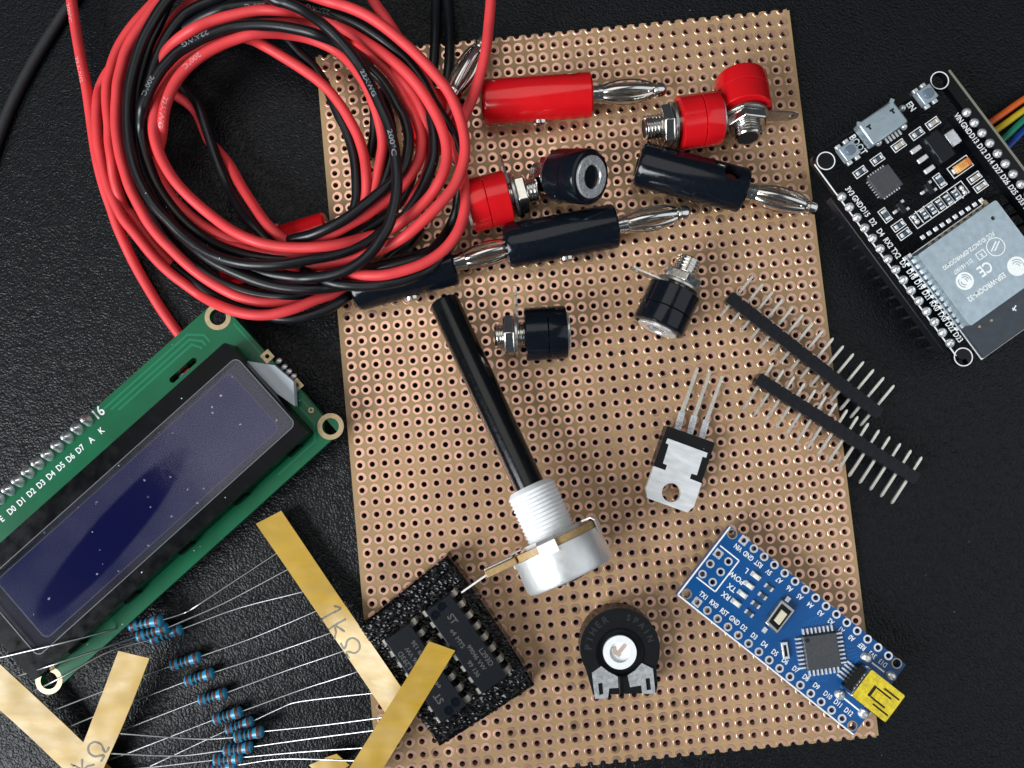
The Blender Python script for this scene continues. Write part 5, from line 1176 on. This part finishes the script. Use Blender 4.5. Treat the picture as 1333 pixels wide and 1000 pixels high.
smd((385, 685), 1.8, 0.8, 0.5, HX, M_['ceramic_black'], True, e1); smd((485, 612), 1.8, 0.8, 0.5, HX, M_['ceramic_black'], True, e1)
smd((520, 560), 1.9, 0.95, 0.5, 0, M_['ceramic_black']); smd((855, 530), 1.9, 0.8, 0.5, HX, M_['ceramic_tan']); smd((915, 612), 1.9, 0.8, 0.5, HX, M_['ceramic_tan'])
smd((530, 935), 1.9, 0.95, 0.5, 0, M_['ceramic_black'], True, e1)
e4 = lambda x, y, z=ze: e0(1033 + x / 4.443, 260 + y / 4.443, z)
smd((607, 150), 1.8, 0.8, 0.5, HX, M_['ceramic_black'], True, e4); smd((640, 198), 1.8, 0.8, 0.5, HX, M_['ceramic_black'], True, e4)
rA, rB = e3(285, 930), e3(745, 650)
for k in range(7):
    c_ = lerp2(rA, rB, k / 6)
    if k in (0, 6):
        for s_ in (-1, 1): MB().blob(c_[0] + s_ * 0.55, c_[1], zE, 0.62, 0.5, 0.45, 12, 4, 0).build('solder_joint', M_['tin'], esp.o, 60)
    else:
        b_ = MB().box(c_[0], c_[1], zE + 0.25, 1.6, 0.95, 0.45).build('chip_resistor', M_['ceramic_black'], esp.o, 30, 0.04)
        for s_ in (-1, 1): MB().box(c_[0] + s_ * 0.78, c_[1], zE + 0.25, 0.5, 0.95, 0.5).build('end_cap', M_['tin'], b_, 30, 0.05)
        MB().box(c_[0], c_[1], zE + 0.485, 0.35, 0.6, 0.02).build('marking', M_['ink_white'], b_, 0)
cm = lerp2(rA, rB, 0.5); frame_box(cm, 2.9, math.dist(rA, rB) + 1.7, 0)
for k in range(6):
    c_ = lerp2(rA, rB, (k + .5) / 6); MB().box(c_[0], c_[1], zE + 0.016, 2.8, 0.2, 0.03).build('silkscreen_line', wm, esp.o, 0)
# regulator with three legs and a tab
c_ = e3(480, 255); rg = MB().box(c_[0], c_[1], zE + 0.95, 6.3, 3.6, 1.6, 0, 0.18).build('voltage_regulator', M_['ic'], esp.o, 30, 0.12)
for k, p in enumerate(((280, 265), (345, 355), (410, 455))):
    q_ = e3(*p); MB().box(q_[0], q_[1], zE + 0.35, 1.0, 2.3, 0.5).build('regulator_leg', M_['tin'], rg, 30, 0.12)
q_ = e3(640, 150); MB().box(q_[0], q_[1] - .2, zE + 0.40, 3.1, 2.3, 0.62).build('regulator_tab', M_['tin'], rg, 30, 0.2)
# tantalum capacitor
c_ = e3(718, 425); ca_ = MB().box(c_[0], c_[1], zE + 0.75, 1.7, 3.0, 1.4, 0, 0.06).build('tantalum_capacitor', M_['tantalum'], esp.o, 30, 0.12)
MB().box(c_[0], c_[1] + 1.05, zE + 1.455, 1.5, 0.8, 0.03).build('polarity_stripe', M_['tantalum_end'], ca_, 0)
lettering('107', c_[0], c_[1] - 0.2, zE + 1.465, 1.1, HX, M_['tantalum_end'], ca_)
for s_ in (-1, 1): MB().box(c_[0], c_[1] + s_ * 1.75, zE + 0.35, 1.1, 0.7, 0.6).build('end_cap', M_['tin'], ca_, 30, 0.08)
frame_box(c_, 2.6, 4.9, 0)
# bridge chip
c_ = e1(520, 745); qf = MB().box(c_[0], c_[1], zE + 0.45, 5.0, 5.0, 0.85).build('bridge_chip', M_['ic_grey'], esp.o, 30, 0.06)
for side in range(4):
    b_ = side * HX; cb_, sb_ = math.cos(b_), math.sin(b_)
    for k in range(7):
        u = (k - 3) * 0.6; v = 2.62; MB().box(c_[0] + v * cb_ - u * sb_, c_[1] + v * sb_ + u * cb_, zE + 0.1, 0.5, 0.26, 0.16, b_).build('chip_pad', M_['tin'], qf, 0)
for k, s in enumerate(('CP2102', 'A03T')): lettering(s, c_[0] - 0.0, c_[1] + 0.7 - 1.3 * k, zE + 0.885, 1.0, math.pi, M_['ic_print'], qf)
# two small transistors
for p, an in (((395, 645), 0), ((130, 830), 0)):
    c_ = e3(*p); b_ = MB().box(c_[0], c_[1], zE + 0.6, 2.6, 1.3, 1.0, an, 0.12).build('small_transistor', M_['ic'], esp.o, 30, 0.06)
    for (u, v) in ((0, -1.15), (-0.9, 1.1), (0.9, 1.1)): MB().box(c_[0] + u, c_[1] + v, zE + 0.2, 0.6, 0.95, 0.35).build('transistor_leg', M_['tin'], b_, 30, 0.05)
# shielded module
zm_ = zE + 0.8; zsh = zE + 3.1
mTL, mTR, mBL = e5(60, 700, zm_), e5(1060, 30, zm_), e6(735, 868, zm_)
mx0 = (mTL[0] + mTR[0]) / 2; mx1 = mBL[0]; my0 = e6(545, 590, zm_)[1]; my1 = my0 + 18.6
mod = MB().box((mx0 + mx1) / 2, (my0 + my1) / 2, zE + 0.42, mx1 - mx0, my1 - my0, 0.8).build('module_board', M_['black_pcb'], esp.o, 30, 0.05)
mod.data.materials[0] = mat('module_mask', (0.020, 0.028, 0.040), 0.32, var=0.2, coat=0.3)
plate('silkscreen_outline', [(mx0 - .15, my0 - .2), (mx1 + .25, my0 - .2), (mx1 + .25, my1 + .2), (mx0 - .15, my1 + .2)], [[(mx0, my0), (mx1, my0), (mx1, my1), (mx0, my1)]], zE + 0.005, zE + 0.03, wm, mod, 0)
sTL, sTR, sBL = e5(120, 680, zsh), e5(1030, 110, zsh), e6(600, 565, zsh)
sx0 = (sTL[0] + sTR[0]) / 2; sx1 = sBL[0]; sy0 = (sTL[1] + sBL[1]) / 2; sy1 = sTR[1]
shield = plate('shield', rrect(sx0, sy0, sx1, sy1, 0.5, 3), [circ(*e5(980, 295, zsh), 0.42, 20)], zE + 0.85, zsh, M_['shield'], mod, 30, 0.3)
MB().turn([(zsh - 0.4, 0.42), (zsh - 0.35, 0.42)], *e5(980, 295, zsh), 20).build('shield_hole', M_['dark'], mod, 0)
pA, pB = e5(178, 515), e5(838, 100)
for k in range(10):
    c_ = lerp2(pA, pB, k / 9); MB().box(c_[0], c_[1], zE + 0.18, 0.9, 0.85, 0.32).build('module_pad', M_['tin'], mod, 30, 0.08)
    MB().box(mx0 + 0.25, c_[1], zE + 0.84, 0.7, 0.8, 0.05).build('castellation', M_['gold_ring'], mod, 0)
qA, qB = e5(30, 720), e6(505, 560)
for k in range(14):
    c_ = lerp2(qA, qB, k / 13)
    MB().box(c_[0], my0 - 0.35, zE + 0.2, 0.85, 1.1, 0.36).build('module_pad', M_['tin'], mod, 30, 0.1); MB().box(c_[0], my0 + 0.3, zE + 0.84, 0.8, 0.7, 0.05).build('castellation', M_['tin'], mod, 0)
    MB().box(c_[0], my1 + 0.35, zE + 0.2, 0.85, 1.1, 0.36).build('module_pad', M_['gold_ring'], mod, 30, 0.1)
for p in ((705, 558), (820, 498)):
    c_ = e6(*p, zm_); MB().turn([(zE + 0.825, 0.28), (zE + 0.85, 0.26)], c_[0], c_[1], 14).build('test_point', M_['gold_ring'], mod, 0)
sm = M_['shield_mark']; sa_ = -HX          # text on the shield reads towards the lower left
def mark(s, p, size, conv=e5, sx=0.8): c = conv(*p, zsh); lettering(s, c[0], c[1], zsh + 0.02, size, sa_, sm, shield, sx, 'marking')
mark('FCC ID:2AC7Z-ESPWROOM32', (700, 665), 1.15); mark('211-161007', (640, 840), 1.15); mark('CE', (885, 865), 3.0)
mark('R', (845, 710), 1.2); mark('ESP-WROOM-32', (770, 175), 1.45, e6, 0.85)
def ringmark(p, r, conv=e5, w=0.16): c = conv(*p, zsh); plate('marking', circ(*c, r, 36), [circ(*c, r - w, 36)], zsh + 0.008, zsh + 0.02, sm, shield, 0); return c
c_ = ringmark((1010, 620), 1.85); MB().box(c_[0], c_[1] + .3, zsh + 0.016, 0.25, 2.2, 0.01, 0.5).build('marking', sm, shield, 0); MB().box(c_[0] - .3, c_[1] - .3, zsh + 0.017, 0.25, 2.2, 0.01, 0.5).build('marking', sm, shield, 0)
c_ = e5(845, 710, zsh); plate('marking', rrect(c_[0] - .75, c_[1] - .95, c_[0] + .75, c_[1] + .95, .05, 1), [rrect(c_[0] - .6, c_[1] - .8, c_[0] + .6, c_[1] + .8, .05, 1)], zsh + 0.008, zsh + 0.02, sm, shield, 0)
c_ = e6(562, 118, zsh); plate('marking', circ(*c_, 1.75, 32), [arc(c_, r_, a_, a_ + 110, 10) + arc(c_, r_ - .22, a_ + 110, a_, 10) for r_, a_ in ((1.35, 60), (0.95, 80), (0.55, 40), (1.3, 220), (0.85, 240))], zsh + 0.008, zsh + 0.02, sm, shield, 0)
c_ = e5(1250, 840, zsh); plate('marking', circ(*c_, 1.9, 32), [arc(c_, r_, a_, a_ + 130, 10) + arc(c_, r_ - .2, a_ + 130, a_, 10) for r_, a_ in ((1.45, 60), (1.0, 80), (0.55, 50))], zsh + 0.008, zsh + 0.02, sm, shield, 0)
c_ = e6(1040, 378, zm_); MB().box(c_[0], c_[1], zE + 0.835, 0.25, 1.2, 0.01, 0.4).build('marking', wm, mod, 0); MB().box(c_[0] + .2, c_[1] - .2, zE + 0.836, 0.9, 0.25, 0.01, 0.4).build('marking', wm, mod, 0)

# ------------------------------------------------------------------ jumper wires under the wireless board
for nm, a, b in (('orange', (1280, 166), (1333, 129)), ('yellow', (1288, 176), (1333, 143.5)), ('green', (1297, 190), (1333, 156)), ('blue', (1304, 200), (1333, 170))):
    d_ = (b[0] - a[0], b[1] - a[1]); A0 = (a[0] - d_[0] * .35, a[1] - d_[1] * .35); far = (b[0] + d_[0] * .9, b[1] + d_[1] * .8)
    t = Thing('jumper_wire', f'{nm} jumper wire coming out from under the black wireless board', 'jumper wire', W(*b, 0), None, 'jumper wires')
    P = catmull([W(A0[0], A0[1], 3.0), W(a[0], a[1], 3.2), W((a[0] + b[0]) / 2, (a[1] + b[1]) / 2, 3.4), W(b[0], b[1], 3.2), W(far[0], far[1], 2.0), W(far[0] + 40, far[1] - 20, 0.8)], 6)
    MB().tube([p - t.loc for p in P], 0.68, 12).build('insulation', M_['j_' + nm], t.o, 60)
    hd = [p - t.loc for p in P[:2]]; dd = (hd[1] - hd[0]).normalized()
    MB().tube([hd[0] - dd * 9, hd[0] - dd * 8.9, hd[0]], 1.2, 4).build('connector', M_['header_black'], t.o, 0)
